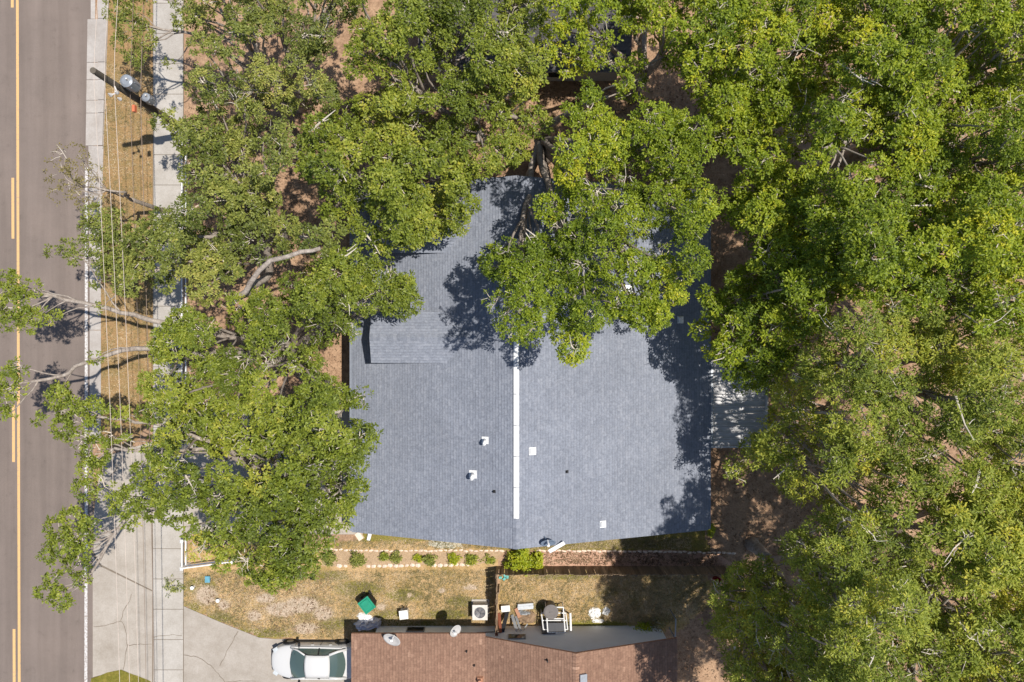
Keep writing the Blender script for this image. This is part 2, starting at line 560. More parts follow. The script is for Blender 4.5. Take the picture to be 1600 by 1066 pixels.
stripe('white_line', 132.6, 137.2, 262, 1900, M['white_line'], -0.6)

def px_poly(pts):
    return [G(*p) for p in pts]

# green and dry grass sheets
mb = MB(); mb.sheet(jpoly(px_poly([(158, -300), (245, -300), (245, 640), (205, 700), (150, 700), (150, 300), (160, 240), (166, 100)]), .5, .06, 3), .005)
structure('grass_verge', mb, M['verge'])
BARE = [(322, 930, 18, 15), (398, 962, 12, 9), (440, 952, 26, 12), (472, 945, 30, 13), (505, 958, 16, 12), (478, 982, 20, 9), (350, 945, 10, 8), (415, 935, 16, 8), (690, 923, 6, 4), (735, 918, 12, 4), (640, 930, 4, 4), (596, 948, 8, 6)]
GREEN = [(312, 915, 26, 14), (300, 950, 14, 9), (345, 965, 20, 8), (520, 975, 22, 10), (612, 962, 30, 9), (630, 930, 30, 10), (700, 960, 40, 8), (560, 920, 40, 12), (640, 975, 80, 5), (850, 948, 22, 8), (930, 975, 60, 6), (880, 900, 60, 6), (400, 990, 60, 8), (725, 940, 30, 8), (520, 900, 24, 8)]
def lawn_grid(name, pts, z, cell=.14, seed=5, gbase=0.0):
    poly = jpoly(px_poly(pts), .4, .09, seed)
    xs = [p[0] for p in poly]; ys = [p[1] for p in poly]
    nx, ny = int((max(xs) - min(xs)) / cell) + 2, int((max(ys) - min(ys)) / cell) + 2
    X0, Y0 = min(xs), min(ys)
    vid = {}; vs = []; fs = []; va = []; vg = []
    def vert(i, j):
        if (i, j) not in vid:
            x, y = X0 + i * cell, Y0 + j * cell
            px, py = x * PPM + 800, 533 - y * PPM
            bare = 0.0
            for cx, cy, rx, ry in BARE:
                d = math.hypot((px - cx) / rx, (py - cy) / ry)
                bare = max(bare, 1.35 - d)
            gr = gbase
            for cx, cy, rx, ry in GREEN:
                d = math.hypot((px - cx) / rx, (py - cy) / ry)
                gr = max(gr, 1.2 - d)
            vid[(i, j)] = len(vs); vs.append((x, y, z)); va.append(max(0, bare)); vg.append(max(0, gr))
        return vid[(i, j)]
    for i in range(nx):
        for j in range(ny):
            if inpoly(X0 + (i + .5) * cell, Y0 + (j + .5) * cell, poly):
                fs.append((vert(i, j), vert(i + 1, j), vert(i + 1, j + 1), vert(i, j + 1)))
    me = bpy.data.meshes.new(name)
    me.from_pydata(vs, [], fs)
    for nm, arr in (('bare', va), ('green', vg)):
        at = me.attributes.new(nm, 'FLOAT', 'POINT')
        at.data.foreach_set('value', np.array(arr, dtype=np.float32))
    return add_obj(name, me, M['lawn'], kind='structure')
lawn_grid('side_lawn', [(286, 850), (505, 850), (560, 845), (778, 850), (778, 985), (548, 1003), (425, 997), (404, 995), (345, 972), (284, 945)], .006)
lawn_grid('back_lawn', [(779, 893), (1100, 893), (1130, 930), (1060, 985), (779, 985)], .006, seed=6)
lawn_grid('house_side_lawn', [(560, 800), (1090, 800), (1110, 862), (850, 860), (560, 862)], .0045, seed=8, gbase=.35)
mb = MB(); mb.sheet(jpoly(px_poly([(143, 1059), (168, 1050), (190, 1045), (215, 1055), (245, 1070), (285, 1110), (285, 1400), (143, 1400)]), .4, .05, 4), .052)
structure('street_lawn', mb, M['lawn_green'])
mb = MB(); mb.sheet(jpoly(px_poly([(838, 860), (1010, 860), (1120, 862), (1150, 884), (838, 886)]), .4, .05, 11), .007)
structure('mulch_path', mb, M['mulch'])
mb = MB(); mb.sheet(jpoly(px_poly([(505, 861), (790, 861), (768, 880), (732, 883), (505, 884)]), .4, .05, 12), .011)
structure('planting_bed', mb, M['bed'])
mb = MB(); mb.sheet(jpoly(px_poly([(672, 838), (720, 838), (724, 856), (690, 859), (670, 852)]), .25, .12, 13), .012)
structure('gravel_patch', mb, M['gravel'])

# kerb and gutter in cast lengths
kerb = thing('kerb', 'pale concrete kerb and gutter along the right side of the road', 'kerb', (P(150, 0).x, 0, 0))
def slab_obj(name, poly, z1, mat, parent, z0=-0.05, bev=0.012):
    cx = sum(p[0] for p in poly) / len(poly); cy = sum(p[1] for p in poly) / len(poly)
    n = len(poly)
    ins = []
    for p in poly:
        d = Vector((cx - p[0], cy - p[1]))
        ins.append((p[0] + d.x / max(d.length, .01) * bev, p[1] + d.y / max(d.length, .01) * bev))
    vs = [(p[0], p[1], z0) for p in poly] + [(p[0], p[1], z1 - bev) for p in poly] + [(p[0], p[1], z1) for p in ins]
    fs = [tuple(range(2 * n, 3 * n))]
    for r_ in (0, n):
        fs += [(r_ + i, r_ + (i + 1) % n, r_ + n + (i + 1) % n, r_ + n + i) for i in range(n)]
    m = MB(); m.add(vs, fs)
    return m.build(name, mat, parent, fix=True)
ks = [(-330), (-240), (-150), (-60), 30, 98, 125, 157, 177, 228, 300, 372, 444, 516, 560, 620, 690]
def kx(y):
    if y <= 30: return (153, 172) if y < 30 else (137, 169)
    if y <= 228: t = (y - 30) / 198; return (137 - 3 * t, 169 - 7 * t)
    t = min(1, (y - 228) / 180); return (138.5 + 2 * t, 162 - 4 * t)
for a, b in zip(ks[:-1], ks[1:]):
    if b <= 30:
        l0, r0, l1, r1 = 154, 173, 154, 170
        z = .10
    else:
        l0, r0 = kx(a + .01); l1, r1 = kx(b)
        z = .03
    g = .3
    slab_obj('kerb_slab', px_poly([(l0, a + g), (r0, a + g), (r1, b - g), (l1, b - g)]), z, M['kerb'], kerb)
for a, b in zip(ks[:10], ks[1:10]):
    if b > 30:
        slab_obj('kerb_top', px_poly([(154, a + .3), (kx(a)[1] - .6, a + .3), (kx(b)[1] - .6, b - .3), (154.5, b - .3)]), .11, M['kerb'], kerb, .0)
    else:
        slab_obj('gutter_slab', px_poly([(142, a + .3), (149, a + .3), (149, b - .3), (142, b - .3)]), .018, M['kerb'], kerb)

sidewalk = thing('sidewalk', 'straight pale concrete sidewalk of square slabs beside the verge', 'sidewalk', (P(263, 0).x, 0, 0))
m = MB(); m.prism(px_poly([(239.0, -420), (239.0, 1500), (287.4, 1500), (287.4, -420)]), -.02, .034); m.build('joint_bed', M['crack'], sidewalk)
y = -420.0
k = 0
while y < 1500:
    h = 47.3
    xl_, xr_ = 240.0 + .6 * math.sin(y / 170), 286.5
    slab_obj('slab', px_poly([(xl_, y + .35), (xr_, y + .35), (xr_, y + h - .35), (xl_, y + h - .35)]), .05, M['concrete'], sidewalk)
    y += h; k += 1

DBED = [(147.5, 866), (157, 882), (238.4, 922), (238.4, 925), (156, 886), (146, 867)]
driveway = thing('driveway', 'wide cracked concrete driveway in front of the white car', 'driveway', (P(300, 1020).x, P(300, 1020).y, 0))
slab_obj('slab', px_poly([(145.5, 866), (156, 884), (238.4, 924), (238.4, 1066), (190, 1046), (145.5, 1058)]), .048, M['drive'], driveway)
slab_obj('slab', px_poly([(287.6, 947), (345, 972), (405, 996), (426, 998), (640, 1001), (640, 1300), (287.6, 1300)]), .048, M['drive'], driveway)
m = MB(); m.prism(px_poly([(146.5, 855), (159, 879), (239.2, 918), (239.2, 930), (156, 888), (146.5, 872)]), -.02, .035); m.build('joint_bed', M['crack'], driveway)
drive2 = thing('driveway', 'shaded concrete driveway and apron under the oak beside the blue roof', 'driveway', (P(230, 760).x, P(230, 760).y, 0))
slab_obj('apron', px_poly([(147, 800), (160, 715), (205, 700), (238.4, 690), (238.4, 922), (158, 882), (147, 862)]), .046, M['drive'], drive2)
slab_obj('slab', px_poly([(287.6, 640), (430, 640), (430, 835), (287.6, 835)]), .046, M['drive'], drive2)
slab_obj('slab', px_poly([(431, 640), (567, 640), (567, 835), (431, 835)]), .046, M['drive'], drive2)

def ribbon(name, pts, w, mat, parent, z=.0525, seed=1, rough=.03):
    r = random.Random(seed)
    q = []
    for i in range(len(pts) - 1):
        a, b = Vector(G(*pts[i])), Vector(G(*pts[i + 1]))
        n = max(1, int((b - a).length / .18))
        for j in range(n):
            p = a.lerp(b, j / n)
            q.append(Vector((p.x + r.uniform(-rough, rough), p.y + r.uniform(-rough, rough))))
    q.append(Vector(G(*pts[-1])))
    m = MB()
    L = []
    for i, p in enumerate(q):
        d = (q[min(i + 1, len(q) - 1)] - q[max(i - 1, 0)]).normalized()
        nrm = Vector((-d.y, d.x)); ww = w * r.uniform(.6, 1.2) / 2
        L.append((p + nrm * ww, p - nrm * ww))
    for (a, b), (c, d) in zip(L[:-1], L[1:]):
        m.quad((b.x, b.y, z), (d.x, d.y, z), (c.x, c.y, z), (a.x, a.y, z))
    return m.build(name, mat, parent)
cr = [[(146, 979), (165, 977), (190, 970), (197, 985), (199, 1010), (196, 1030), (193, 1046)], [(190, 970), (193, 955), (202, 940), (206, 928)], [(199, 1008), (220, 1006), (238, 1006)],
      [(288, 1023), (310, 1026), (330, 1040), (345, 1056), (352, 1066)], [(373, 985), (360, 1008), (350, 1028), (344, 1040)], [(352, 1066), (380, 1063), (400, 1064)]]
for i, c in enumerate(cr):
    ribbon('crack', c, .035, M['crack'], driveway, seed=i, rough=.035)
ribbon('crack', [(241, 995), (255, 993), (270, 991), (285, 993)], .03, M['crack'], sidewalk, z=.055, seed=9, rough=.03)
for i, (x, y0, y1) in enumerate(((176, 716, 745), (222, 700, 735), (205, 730, 770), (232, 742, 760))):
    ribbon('crack', [(x, y0), (x + 8, (y0 + y1) / 2), (x - 4, y1)], .05, M['crack'], drive2, z=.051, seed=30 + i)

# ------------------------------------------------------------------ roofs
def shingles(e0, e1, r0, r1, expo=.145, seed=1, name='shingles', mat=None, parent=None, tabw=(.10, .30), thick=(.004, .016)):
    """courses of single shingles laid from eave e0-e1 up to ridge r0-r1"""
    r = random.Random(seed)
    e0, e1, r0, r1 = map(Vector, (e0, e1, r0, r1))
    nrm = (e1 - e0).cross(r0 - e0).normalized()
    if nrm.z < 0: nrm = -nrm
    L = ((r0 - e0).length + (r1 - e1).length) / 2
    n = max(1, int(round(L / expo)))
    m = MB()
    W = (e1 - e0).length
    for i in range(n):
        t0, t1 = i / n, min(1.0, (i + 1.0) / n)
        a0, a1 = e0.lerp(r0, t0), e1.lerp(r1, t0)
        b0, b1 = e0.lerp(r0, t1), e1.lerp(r1, t1)
        s = 0.0
        cs = r.uniform(-.07, .07)
        while s < 1:
            s2 = min(1.0, s + r.uniform(*tabw) / W)
            th = r.uniform(*thick)
            p0, p1 = a0.lerp(a1, s), a0.lerp(a1, s2)
            q0, q1 = b0.lerp(b1, s), b0.lerp(b1, s2)
            tint = min(1, max(0, r.random() * .75 + .12 + cs))
            u0, u1 = p0 + nrm * (th + .012), p1 + nrm * (th + .012)
            w0, w1 = q0 + nrm * .008, q1 + nrm * .008
            x0_, x1_ = u0.lerp(w0, .72), u1.lerp(w1, .72)
            m.quad(u0, u1, x1_, x0_, tint)
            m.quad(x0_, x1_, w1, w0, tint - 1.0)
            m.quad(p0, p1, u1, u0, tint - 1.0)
            s = s2
    return m.build(name, mat, parent, kind='stuff')

def caps(a, b, drop, w=.17, step=.16, seed=1, mat=None, parent=None):
    r = random.Random(seed)
    a, b = Vector(a), Vector(b)
    d = (b - a); L = d.length; d.normalize()
    side = Vector((-d.y, d.x, 0)).normalized()
    m = MB()
    n = int(L / step)
    for i in range(n):
        p, q = a + d * (L * i / n), a + d * (L * (i + 1) / n)
        zu, zl = .05 + r.uniform(0, .01), .028
        t = r.random()
        for s in (1, -1):
            o = side * s * w; dz = Vector((0, 0, -drop * w))
            f = [p + Vector((0, 0, zl)), q + Vector((0, 0, zu)), q + o + dz + Vector((0, 0, zu)), p + o + dz + Vector((0, 0, zl))]
            m.quad(*(f if s < 0 else f[::-1]), tint=t)
            m.quad(q + Vector((0, 0, zu)), q + Vector((0, 0, zl - .01)), q + o + dz + Vector((0, 0, zl - .01)), q + o + dz + Vector((0, 0, zu)), tint=t * .5)
    return m.build('ridge_caps', mat, parent, kind='stuff')

def deck(pts, mat, parent, t=.16, name='roof_deck'):
    m = MB()
    n = len(pts)
    top = [Vector(p) for p in pts]
    vs = top + [p - Vector((0, 0, t)) for p in top]
    fs = [tuple(range(n)), tuple(reversed(range(n, 2 * n)))] + [(i, n + i, n + (i + 1) % n, (i + 1) % n) for i in range(n)]
    m.add(vs, fs)
    return m.build(name, mat, parent, fix=True)

# ---- house with the blue-grey roof
house = thing('house', 'large house with blue-grey shingle roof and white ridge vent in the middle', 'house', (1, -1, 0))
RX, RZ = 0.2, 6.1
XW, ZW = -8.06, 2.8
XEa, ZE = 10.0, 2.36
YS, YN = -9.62, 7.65
SW = (RZ - ZW) / (RX - XW)
SE = (RZ - ZE) / (XEa - RX)
def zw(x): return RZ - SW * (RX - x)
def ze(x): return RZ - SE * (x - RX)
wl_ = MB()
def wall_box(m, x0, x1, y0, y1, z1, t=.2):
    m.box(((x0 + x1) / 2, y0 + t / 2, z1 / 2), (x1 - x0, t, z1))
    m.box(((x0 + x1) / 2, y1 - t / 2, z1 / 2), (x1 - x0, t, z1))
    m.box((x0 + t / 2, (y0 + y1) / 2, z1 / 2), (t, y1 - y0 - 2 * t, z1))
    m.box((x1 - t / 2, (y0 + y1) / 2, z1 / 2), (t, y1 - y0 - 2 * t, z1))
hx0, hx1, hy0, hy1 = XW + .5, XEa - .5, YS + .35, YN - .35
wall_box(wl_, hx0, hx1, hy0, hy1, 2.25)
for yy, s in ((hy0, 1), (hy1 - .2, 1)):
    vs = []
    for y2 in (yy, yy + .2):
        vs += [(hx0, y2, 2.25), (hx1, y2, 2.25), (hx1, y2, ze(hx1) - .2), (RX, y2, RZ - .2), (hx0, y2, zw(hx0) - .2)]
    wl_.add(vs, ((4, 3, 2, 1, 0), (5, 6, 7, 8, 9), (2, 3, 8, 7), (3, 4, 9, 8)))
walls = wl_.build('wall', M['wall_tan'], house)
def window(cx, y, z, w, h, parent, face=-1):
    f = MB()
    f.box((cx, y + face * .03, z), (w, .06, h))
    o = f.build('window', M['frame'], parent)
    g = MB(); g.box((cx, y + face * .05, z), (w - .12, .06, h - .12)); g.build('pane', M['glass'], o)
    return o
for cx in (-5.5, -1.8, 3.0, 6.8):
    window(cx, hy0, 1.35, 1.3, 1.1, house)
for cx in (-5.0, 2.0, 6.5):
    window(cx, hy1, 1.35, 1.3, 1.1, house, 1)
dm = MB(); dm.box((hx0 - .03, 0.2, 1.05), (.08, .95, 2.1)); dr = dm.build('door', M['door'], house)
dm = MB(); dm.cyl((hx0 - .08, .5, 1.0), (hx0 - .16, .5, 1.0), .04, n=8); dm.build('handle', M['steel'], dr)
dm = MB(); dm.box((hx0 - .03, -6.2, 1.05), (.08, 4.6, 2.1)); gd = dm.build('garage_door', M['white'], house)

roof = deck([(XW, YS, ZW), (XEa, YS, ZE), (XEa, YN, ZE), (XW, YN, ZW)], M['fascia_w'], house, .02, 'soffit')
roof.location.z = -.17
def roof_plane(a, b, c, d, seed, mat, parent, deckmat, name='roof'):
    dk = deck([a, b, c, d], deckmat, parent, .06 if name == 'gable_roof' else .15, name)
    shingles(a, b, d, c, seed=seed, mat=mat, parent=dk)
    return dk
west = roof_plane((XW, YN, ZW), (XW, YS, ZW), (RX, YS, RZ), (RX, YN, RZ), 1, M['roof_blue'], house, M['fascia_w'])
east = roof_plane((XEa, YS, ZE), (XEa, YN, ZE), (RX, YN, RZ), (RX, YS, RZ), 2, M['roof_blue'], house, M['fascia_w'])
caps((RX, YN, RZ), (RX, YS, RZ), SW, mat=M['roof_blue'], parent=house)
# white ridge vent strip in lengths
pv0, pv1 = P(808, 810, RZ).y, P(810, 372, RZ).y
m = MB()
nseg = 9
for i in range(nseg):
    a = pv0 + (pv1 - pv0) * i / nseg; b = pv0 + (pv1 - pv0) * (i + 1) / nseg - .03
    for s, sl in ((-1, SW), (1, SE)):
        w = .125
        x0, x1 = RX, RX + s * w
        z0, z1 = RZ + .085, RZ + .085 - sl * w
        m.quad(*([(x0, a, z0), (x1, a, z1), (x1, b, z1), (x0, b, z0)] if s > 0 else [(x1, a, z1), (x0, a, z0), (x0, b, z0), (x1, b, z1)]))
        m.quad((x1, a, z1), (x1, a, z1 - .07), (x1, b, z1 - .07), (x1, b, z1))
    m.quad((RX - .125, a, RZ + .085 - SW * .125), (RX + .125, a, RZ + .085 - SE * .125), (RX, a, RZ + .085), (RX, a, RZ + .085))  if False else None
m.build('ridge_vent', M['white'], house)

# ---- the two cross gables on the street side
def cross_gable(pxw, py_n, py_s, x_meet_px, seed, over=.0):
    xm = P(x_meet_px, 533, 4.7).x
    ze_ = zw(xm)
    xw = P(pxw, 533, ze_).x
    yn, ys = P(0, py_n, ze_).y, P(0, py_s, ze_).y
    yc = (yn + ys) / 2
    half = (yn - ys) / 2
    zr = ze_ + SW * half
    xr = RX - (RZ - zr) / SW + .05       # where the small ridge runs into the main slope
    nd = roof_plane((xr, yn, ze_), (xw, yn, ze_), (xw, yc, zr), (xr, yc, zr), seed, M['roof_blue'], house, M['fascia_w'], 'gable_roof')
    sd = roof_plane((xw, ys, ze_), (xr, ys, ze_), (xr, yc, zr), (xw, yc, zr), seed + 1, M['roof_blue'], house, M['fascia_w'], 'gable_roof')
    caps((xw, yc, zr), (xr, yc, zr), SW, seed=seed, mat=M['roof_blue'], parent=house)
    xi = xw + .12
    zb = zw(xi) - .1
    g = MB()
    vs = []
    for x in (xi, xi + .15):
        vs += [(x, ys + .1, zb), (x, yn - .1, zb), (x, yn - .1, ze_ - .13), (x, yc, zr - .17), (x, ys + .1, ze_ - .13)]
    g.add(vs, ((0, 1, 2, 3, 4), (9, 8, 7, 6, 5)))
    for yy in (ys + .1, yn - .1):
        g.add([(xi + .15, yy, zb), (xm + .2, yy, zw(xm) - .1), (xm + .2, yy, ze_ - .12), (xi + .15, yy, ze_ - .12)], ((0, 1, 2, 3),))
    g.build('gable_wall', M['wall_tan'], house)
cross_gable(580, 488, 567, 697, 31)
cross_gable(574, 300, 395, 695, 41)

# roof fittings
def on_roof(px, py):
    """ground-plan point on the slope seen at that pixel"""
    h = 4.5
    for _ in range(8):
        p = P(px, py, h)
        h = zw(p.x) if p.x < RX else ze(p.x)
    return P(px, py, h)
def pipe_vent(px, py, r=.09, hh=.42, cap=True, name='vent_pipe'):
    p = on_roof(px, py)
    m = MB()
    m.box((p.x, p.y, p.z + .03), (r * 4, r * 4, .02), ry=math.atan(SE if p.x > RX else -SW))
    m.tube([p, p + Vector((0, 0, hh)), p + Vector((.01, -.03, hh + .08)), p + Vector((-.02, -.10, hh + .10)), p + Vector((-.04, -.15, hh + .02))], [r, r, r, r, r], 10) if cap else m.cyl(p, p + Vector((0, 0, hh)), r, n=10)
    return m.build(name, M['white'] if cap else M['black'], house, smooth=False)
pipe_vent(758, 688, .085, .35)
pipe_vent(739, 741, .095, .42)
pipe_vent(772, 768, .035, .22, False)
pipe_vent(886, 737, .035, .22, False)
def box_vent(px, py, s, h=.12, mat='white'):
    p = on_roof(px, py)
    m = MB()
    sl = math.atan(SE if p.x > RX else -SW)
    m.box((p.x, p.y, p.z + .03), (s * 1.3, s * 1.3, .02), ry=sl)
    m.box((p.x, p.y, p.z + .03 + h / 2), (s, s, h), ry=sl, taper=.92)
    return m.build('box_vent', M[mat], house)
box_vent(832, 705, .27); box_vent(942, 819, .25); box_vent(1063, 500, .27); box_vent(980, 456, .5, .22)
p = on_roof(978, 462)
m = MB(); m.tube([p, p + Vector((0, 0, .5)), p + Vector((.05, -.1, .6)), p + Vector((.1, -.25, .55))], [.12] * 4, 10); m.build('vent_pipe', M['white'], house)

# gutter on the street eave and downspouts
m = MB(); m.box((XW - .06, (YS + YN) / 2, ZW - .06), (.12, YN - YS - .1, .12)); m.build('gutter', M['gutter'], house)
m = MB(); m.box((XEa + .065, (YS + YN) / 2, ZE - .06), (.12, YN - YS - .1, .12)); m.build('gutter', M['gutter'], house)
m = MB()
q = P(578, 832, .12)
m.tube([(XW + .55, YS + .28, 2.4), (q.x, q.y + .5, 2.0), (q.x, q.y + .45, .2), (q.x - .02, q.y - .1, .12), (q.x - .1, q.y - .4, .1)], [.06, .07, .09, .13, .12], 4)
m.build('downspout', M['white'], house)

# satellite dish fixed to the rake of the blue roof
def dish(name, label, c, facing, r, up, mast_to, mat, armlen=.55, group=None, squash=1.0):
    c = Vector(c)
    t = thing(name, label, 'satellite dish', tuple(mast_to), group)
    f = Vector(facing).normalized()
    u = f.cross(Vector((0, 0, 1))).normalized()
    w = u.cross(f)
    m = MB(); rings = 6; seg = 24
    vs = [c - f * .0]; fs = []
    for i in range(1, rings + 1):
        rr = r * i / rings
        for k in range(seg):
            a = 2 * math.pi * k / seg
            vs.append(c + u * rr * math.cos(a) + w * rr * squash * math.sin(a) + f * (.16 * r * (i / rings) ** 2))
    for k in range(seg):
        fs.append((0, 1 + k, 1 + (k + 1) % seg))
        for i in range(rings - 1):
            fs.append((1 + i * seg + k, 1 + (i + 1) * seg + k, 1 + (i + 1) * seg + (k + 1) % seg, 1 + i * seg + (k + 1) % seg))
    m.add(vs, fs)
    rf = m.build('reflector', M[mat], t, smooth=True)
    sd = rf.modifiers.new('thick', 'SOLIDIFY'); sd.thickness = .02
    m = MB(); m.tube([Vector(mast_to), Vector(mast_to) + (c - Vector(mast_to)) * .55 + Vector((0, 0, .1)), c - f * .06], .03, 8); m.build('mast', M['white'] if mat == 'dish' else M['dish_b'], t)
    e = c + f * armlen * .8 + w * r * .75
    m = MB(); m.tube([c + w * r * .95 * squash + f * .05, e], .022, 6); arm = m.build('feed_arm', M['white'], t)
    m = MB(); m.cyl(e - w * .02, e + (c - e).normalized() * .16, .06, .075, 10); m.build('receiver', M['white'], t)
    return t
d0 = P(856, 846, 5.75)
dish('satellite_dish', 'slate-grey satellite dish on the front rake of the blue-grey roof', d0 + Vector((0, 0, .1)), (.1, -.9, .9), .36, None, on_roof(850, 838), 'dish_b', .45, squash=.75)
m = MB(); a0, a1 = P(858, 862, 5.4), P(882, 848, 5.5)
m.box((a0 + a1) / 2, ((a1 - a0).length, .18, .05), rz=math.atan2((a1 - a0).y, (a1 - a0).x), ry=-.15)
tag(m.build('metal_sheet', M['white'], None), 'white angled metal sheet under the dish at the peak of the blue roof', 'metal sheet')

# metal patio cover
patio = thing('patio_cover', 'ribbed metal patio cover attached to the east eave of the blue roof', 'patio cover', (11.5, -3, 0))
py0, py1 = P(0, 697, 2.4).y, P(0, 556, 2.4).y
pz = lambda x: 2.30 - (x - 10.1) * .06
npan = 14
mp = MB()
pw = (py1 - py0) / npan
x0, x1 = 10.13, 12.95
prof = [(0, .0), (.02, .06), (.06, .06), (.08, 0), (pw / 2 - .02, 0), (pw / 2, .014), (pw / 2 + .02, 0), (pw - .022, 0)]
for (ya, za), (yb, zb) in zip(prof[:-1], prof[1:]):
    mp.quad((x0, ya, pz(x0) + za), (x1, ya, pz(x1) + za), (x1, yb, pz(x1) + zb), (x0, yb, pz(x0) + zb))
mpm = mp.mesh('panel', (11.5, 0, 0))
for i in range(npan):
    add_obj('panel', mpm, M['tin'], patio, (0, py0 + pw * i + 3, 0))
m = MB(); m.box((x0 + .05, (py0 + py1) / 2, pz(x0) + .07), (.1, py1 - py0, .06)); m.build('flashing', M['flashing'], patio)
m = MB(); m.box(((x0 + x1) / 2, py0 - .06, pz(12) + .03), (x1 - x0, .1, .16), ry=.06); m.build('edge_beam', M['tin'], patio)
m = MB(); m.box((x1 + .06, (py0 + py1) / 2, pz(x1)), (.1, py1 - py0 + .2, .16)); m.build('edge_beam', M['tin'], patio)
for yy in (py0 + .1, (py0 + py1) / 2, py1 - .1):
    m = MB(); m.box((x1 - .1, yy, pz(x1) / 2 - .05), (.09, .09, pz(x1) - .1)); m.build('post', M['white'], patio)
mb = MB(); mb.prism([(10.0, py0), (13.8, py0), (13.8, py1), (10.0, py1)], -.05, .06)
structure('patio_slab', mb, M['concrete'])

# ---- neighbour's house with the brown roof
nb = thing('house', 'grey-walled house with brown shingle roof at the bottom of the picture', 'house', (0, -20, 0))
NWX, NWY = -7.2, P(0, 978).y
FX0 = P(549, 990, 2.5).x; FY = P(549, 990, 2.5).y
GL, GR, GP = P(766, 997, 2.58).x, P(1058, 999, 2.6).x, P(900, 1021, 4.57).x
GY = P(900, 1021, 4.57).y
YB = -30.0
m = MB()
m.box(((NWX + GR - .4) / 2, NWY - .1, 1.2), (GR - .4 - NWX, .2, 2.4))
m.box((NWX + .1, (NWY + YB) / 2 - .1, 1.2), (.2, abs(YB - NWY) - .3, 2.4))
m.box((GR - .5, (NWY + YB) / 2 - .1, 1.2), (.2, abs(YB - NWY) - .3, 2.4))
m.box(((NWX + GR - .4) / 2, YB + .1, 1.2), (GR - .4 - NWX, .2, 2.4))
gz = lambda x: 2.58 + (4.57 - 2.58) * (x - GL) / (GP - GL) if x < GP else 4.57 - (4.57 - 2.6) * (x - GP) / (GR - GP)
for yy in (NWY - .2, YB + .02):
    vs = []
    for y2 in (yy + .2, yy):
        vs += [(GL, y2, 2.4), (GR - .4, y2, 2.4), (GR - .4, y2, gz(GR - .4) - .17), (GP, y2, 4.40), (GL, y2, 2.41)]
    m.add(vs, ((0, 1, 2, 3, 4), (9, 8, 7, 6, 5), (2, 3, 8, 7), (3, 4, 9, 8)))
m.build('wall', M['wall_grey'], nb, fix=True)
def slit(px0, px1, py_c, h):
    a, b = P(px0, py_c, h), P(px1, py_c, h)
    f = MB(); f.box(((a.x + b.x) / 2, NWY + .02, h), (b.x - a.x + .1, .06, .62)); o = f.build('window', M['frame'], nb)
    g = MB(); g.box(((a.x + b.x) / 2, NWY + .03, h), (b.x - a.x, .06, .52)); g.build('pane', M['glass'], o)
slit(637, 662, 984, .62)
slit(795, 820, 996, 1.65)
def plane2(a, b, c, d, seed, name='roof'):
    dk = deck([a, b, c, d], M['fascia_b'], nb, .15, name)
    shingles(a, b, d, c, seed=seed, mat=M['roof_brown'], parent=dk, expo=.15, tabw=(.12, .3))
dk = deck([(FX0, YB, 2.5), (GL - .25, YB, 2.5), (GL - .25, FY, 2.5), (FX0, FY, 2.5)], M['fascia_b'], nb, .15, 'low_roof')
shingles((FX0, FY, 2.5), (FX0, YB, 2.5), (GL - .25, FY, 2.5), (GL - .25, YB, 2.5), seed=52, mat=M['roof_brown'], parent=dk, expo=.15, tabw=(.12, .3))
GLx = GL - .5; GLz = 2.58 - .47 * .5
plane2((GLx, GY, GLz), (GLx, YB, GLz), (GP, YB, 4.57), (GP, GY, 4.57), 53)
plane2((GR, YB, 2.6), (GR, GY, 2.6), (GP, GY, 4.57), (GP, YB, 4.57), 54)
caps((GP, YB, 4.57), (GP, GY, 4.57), .45, seed=5, mat=M['roof_brown'], parent=nb)
# pale pitch-change strip, vents
def on_nb(px, py):
    h = 3.0
    for _ in range(8):
        p = P(px, py, h)
        h = 2.5 if p.x < GL - .3 else gz(min(p.x, GR))
    return P(px, py, h)
def nbpipe(px, py, r, hh, mat='black'):
    p = on_nb(px, py); m = MB()
    m.cyl(p, p + Vector((0, 0, hh)), r, n=10)
    m.cyl(p, p + Vector((0, 0, .04)), r * 2, r * 1.2, n=10)
    m.build('vent_pipe', M[mat], nb)
nbpipe(729, 1017, .035, .2); nbpipe(741, 1039, .035, .2); nbpipe(855, 1031, .04, .25)
p = on_nb(750, 1061); m = MB(); m.box((p.x, p.y, p.z + .1), (.34, .3, .2), taper=.7); m.cyl(p + Vector((0, 0, .2)), p + Vector((0, 0, .42)), .09, n=10); m.build('roof_vent', M['fascia_b'], nb)
p = on_nb(911, 1060); m = MB(); m.box((p.x, p.y - .2, p.z + .12), (.36, .9, .12), ry=.36); m.build('skylight', M['flashing'], nb)

# ---- neighbour to the north, dark roof below the oaks
nh = thing('house', 'charcoal-roofed house half hidden under the oaks at the top', 'house', (1, 18, 0))
ex0, ex1 = P(655, 110, 2.7).x, P(985, 110, 2.7).x
ey = P(0, 112, 2.7).y
m = MB(); wall_box(m, ex0 + .4, ex1 - .4, ey + .4, ey + 10.5, 2.5); m.build('wall', M['wall_tan'], nh)
for a, b, c, d, s in (((ex0, ey, 2.7), (ex1, ey, 2.7), (ex1, ey + 5.5, 4.7), (ex0, ey + 5.5, 4.7), 61), ((ex1, ey + 11, 2.7), (ex0, ey + 11, 2.7), (ex0, ey + 5.5, 4.7), (ex1, ey + 5.5, 4.7), 62)):
    dk = deck([a, b, c, d], M['fascia_w'], nh, .15, 'roof')
    shingles(a, b, d, c, seed=s, mat=M['roof_dark'], parent=dk, tabw=(.3, .6), expo=.2)
for cx in (-2, 2.5):
    window(cx, ey + .4, 1.35, 1.3, 1.1, nh)

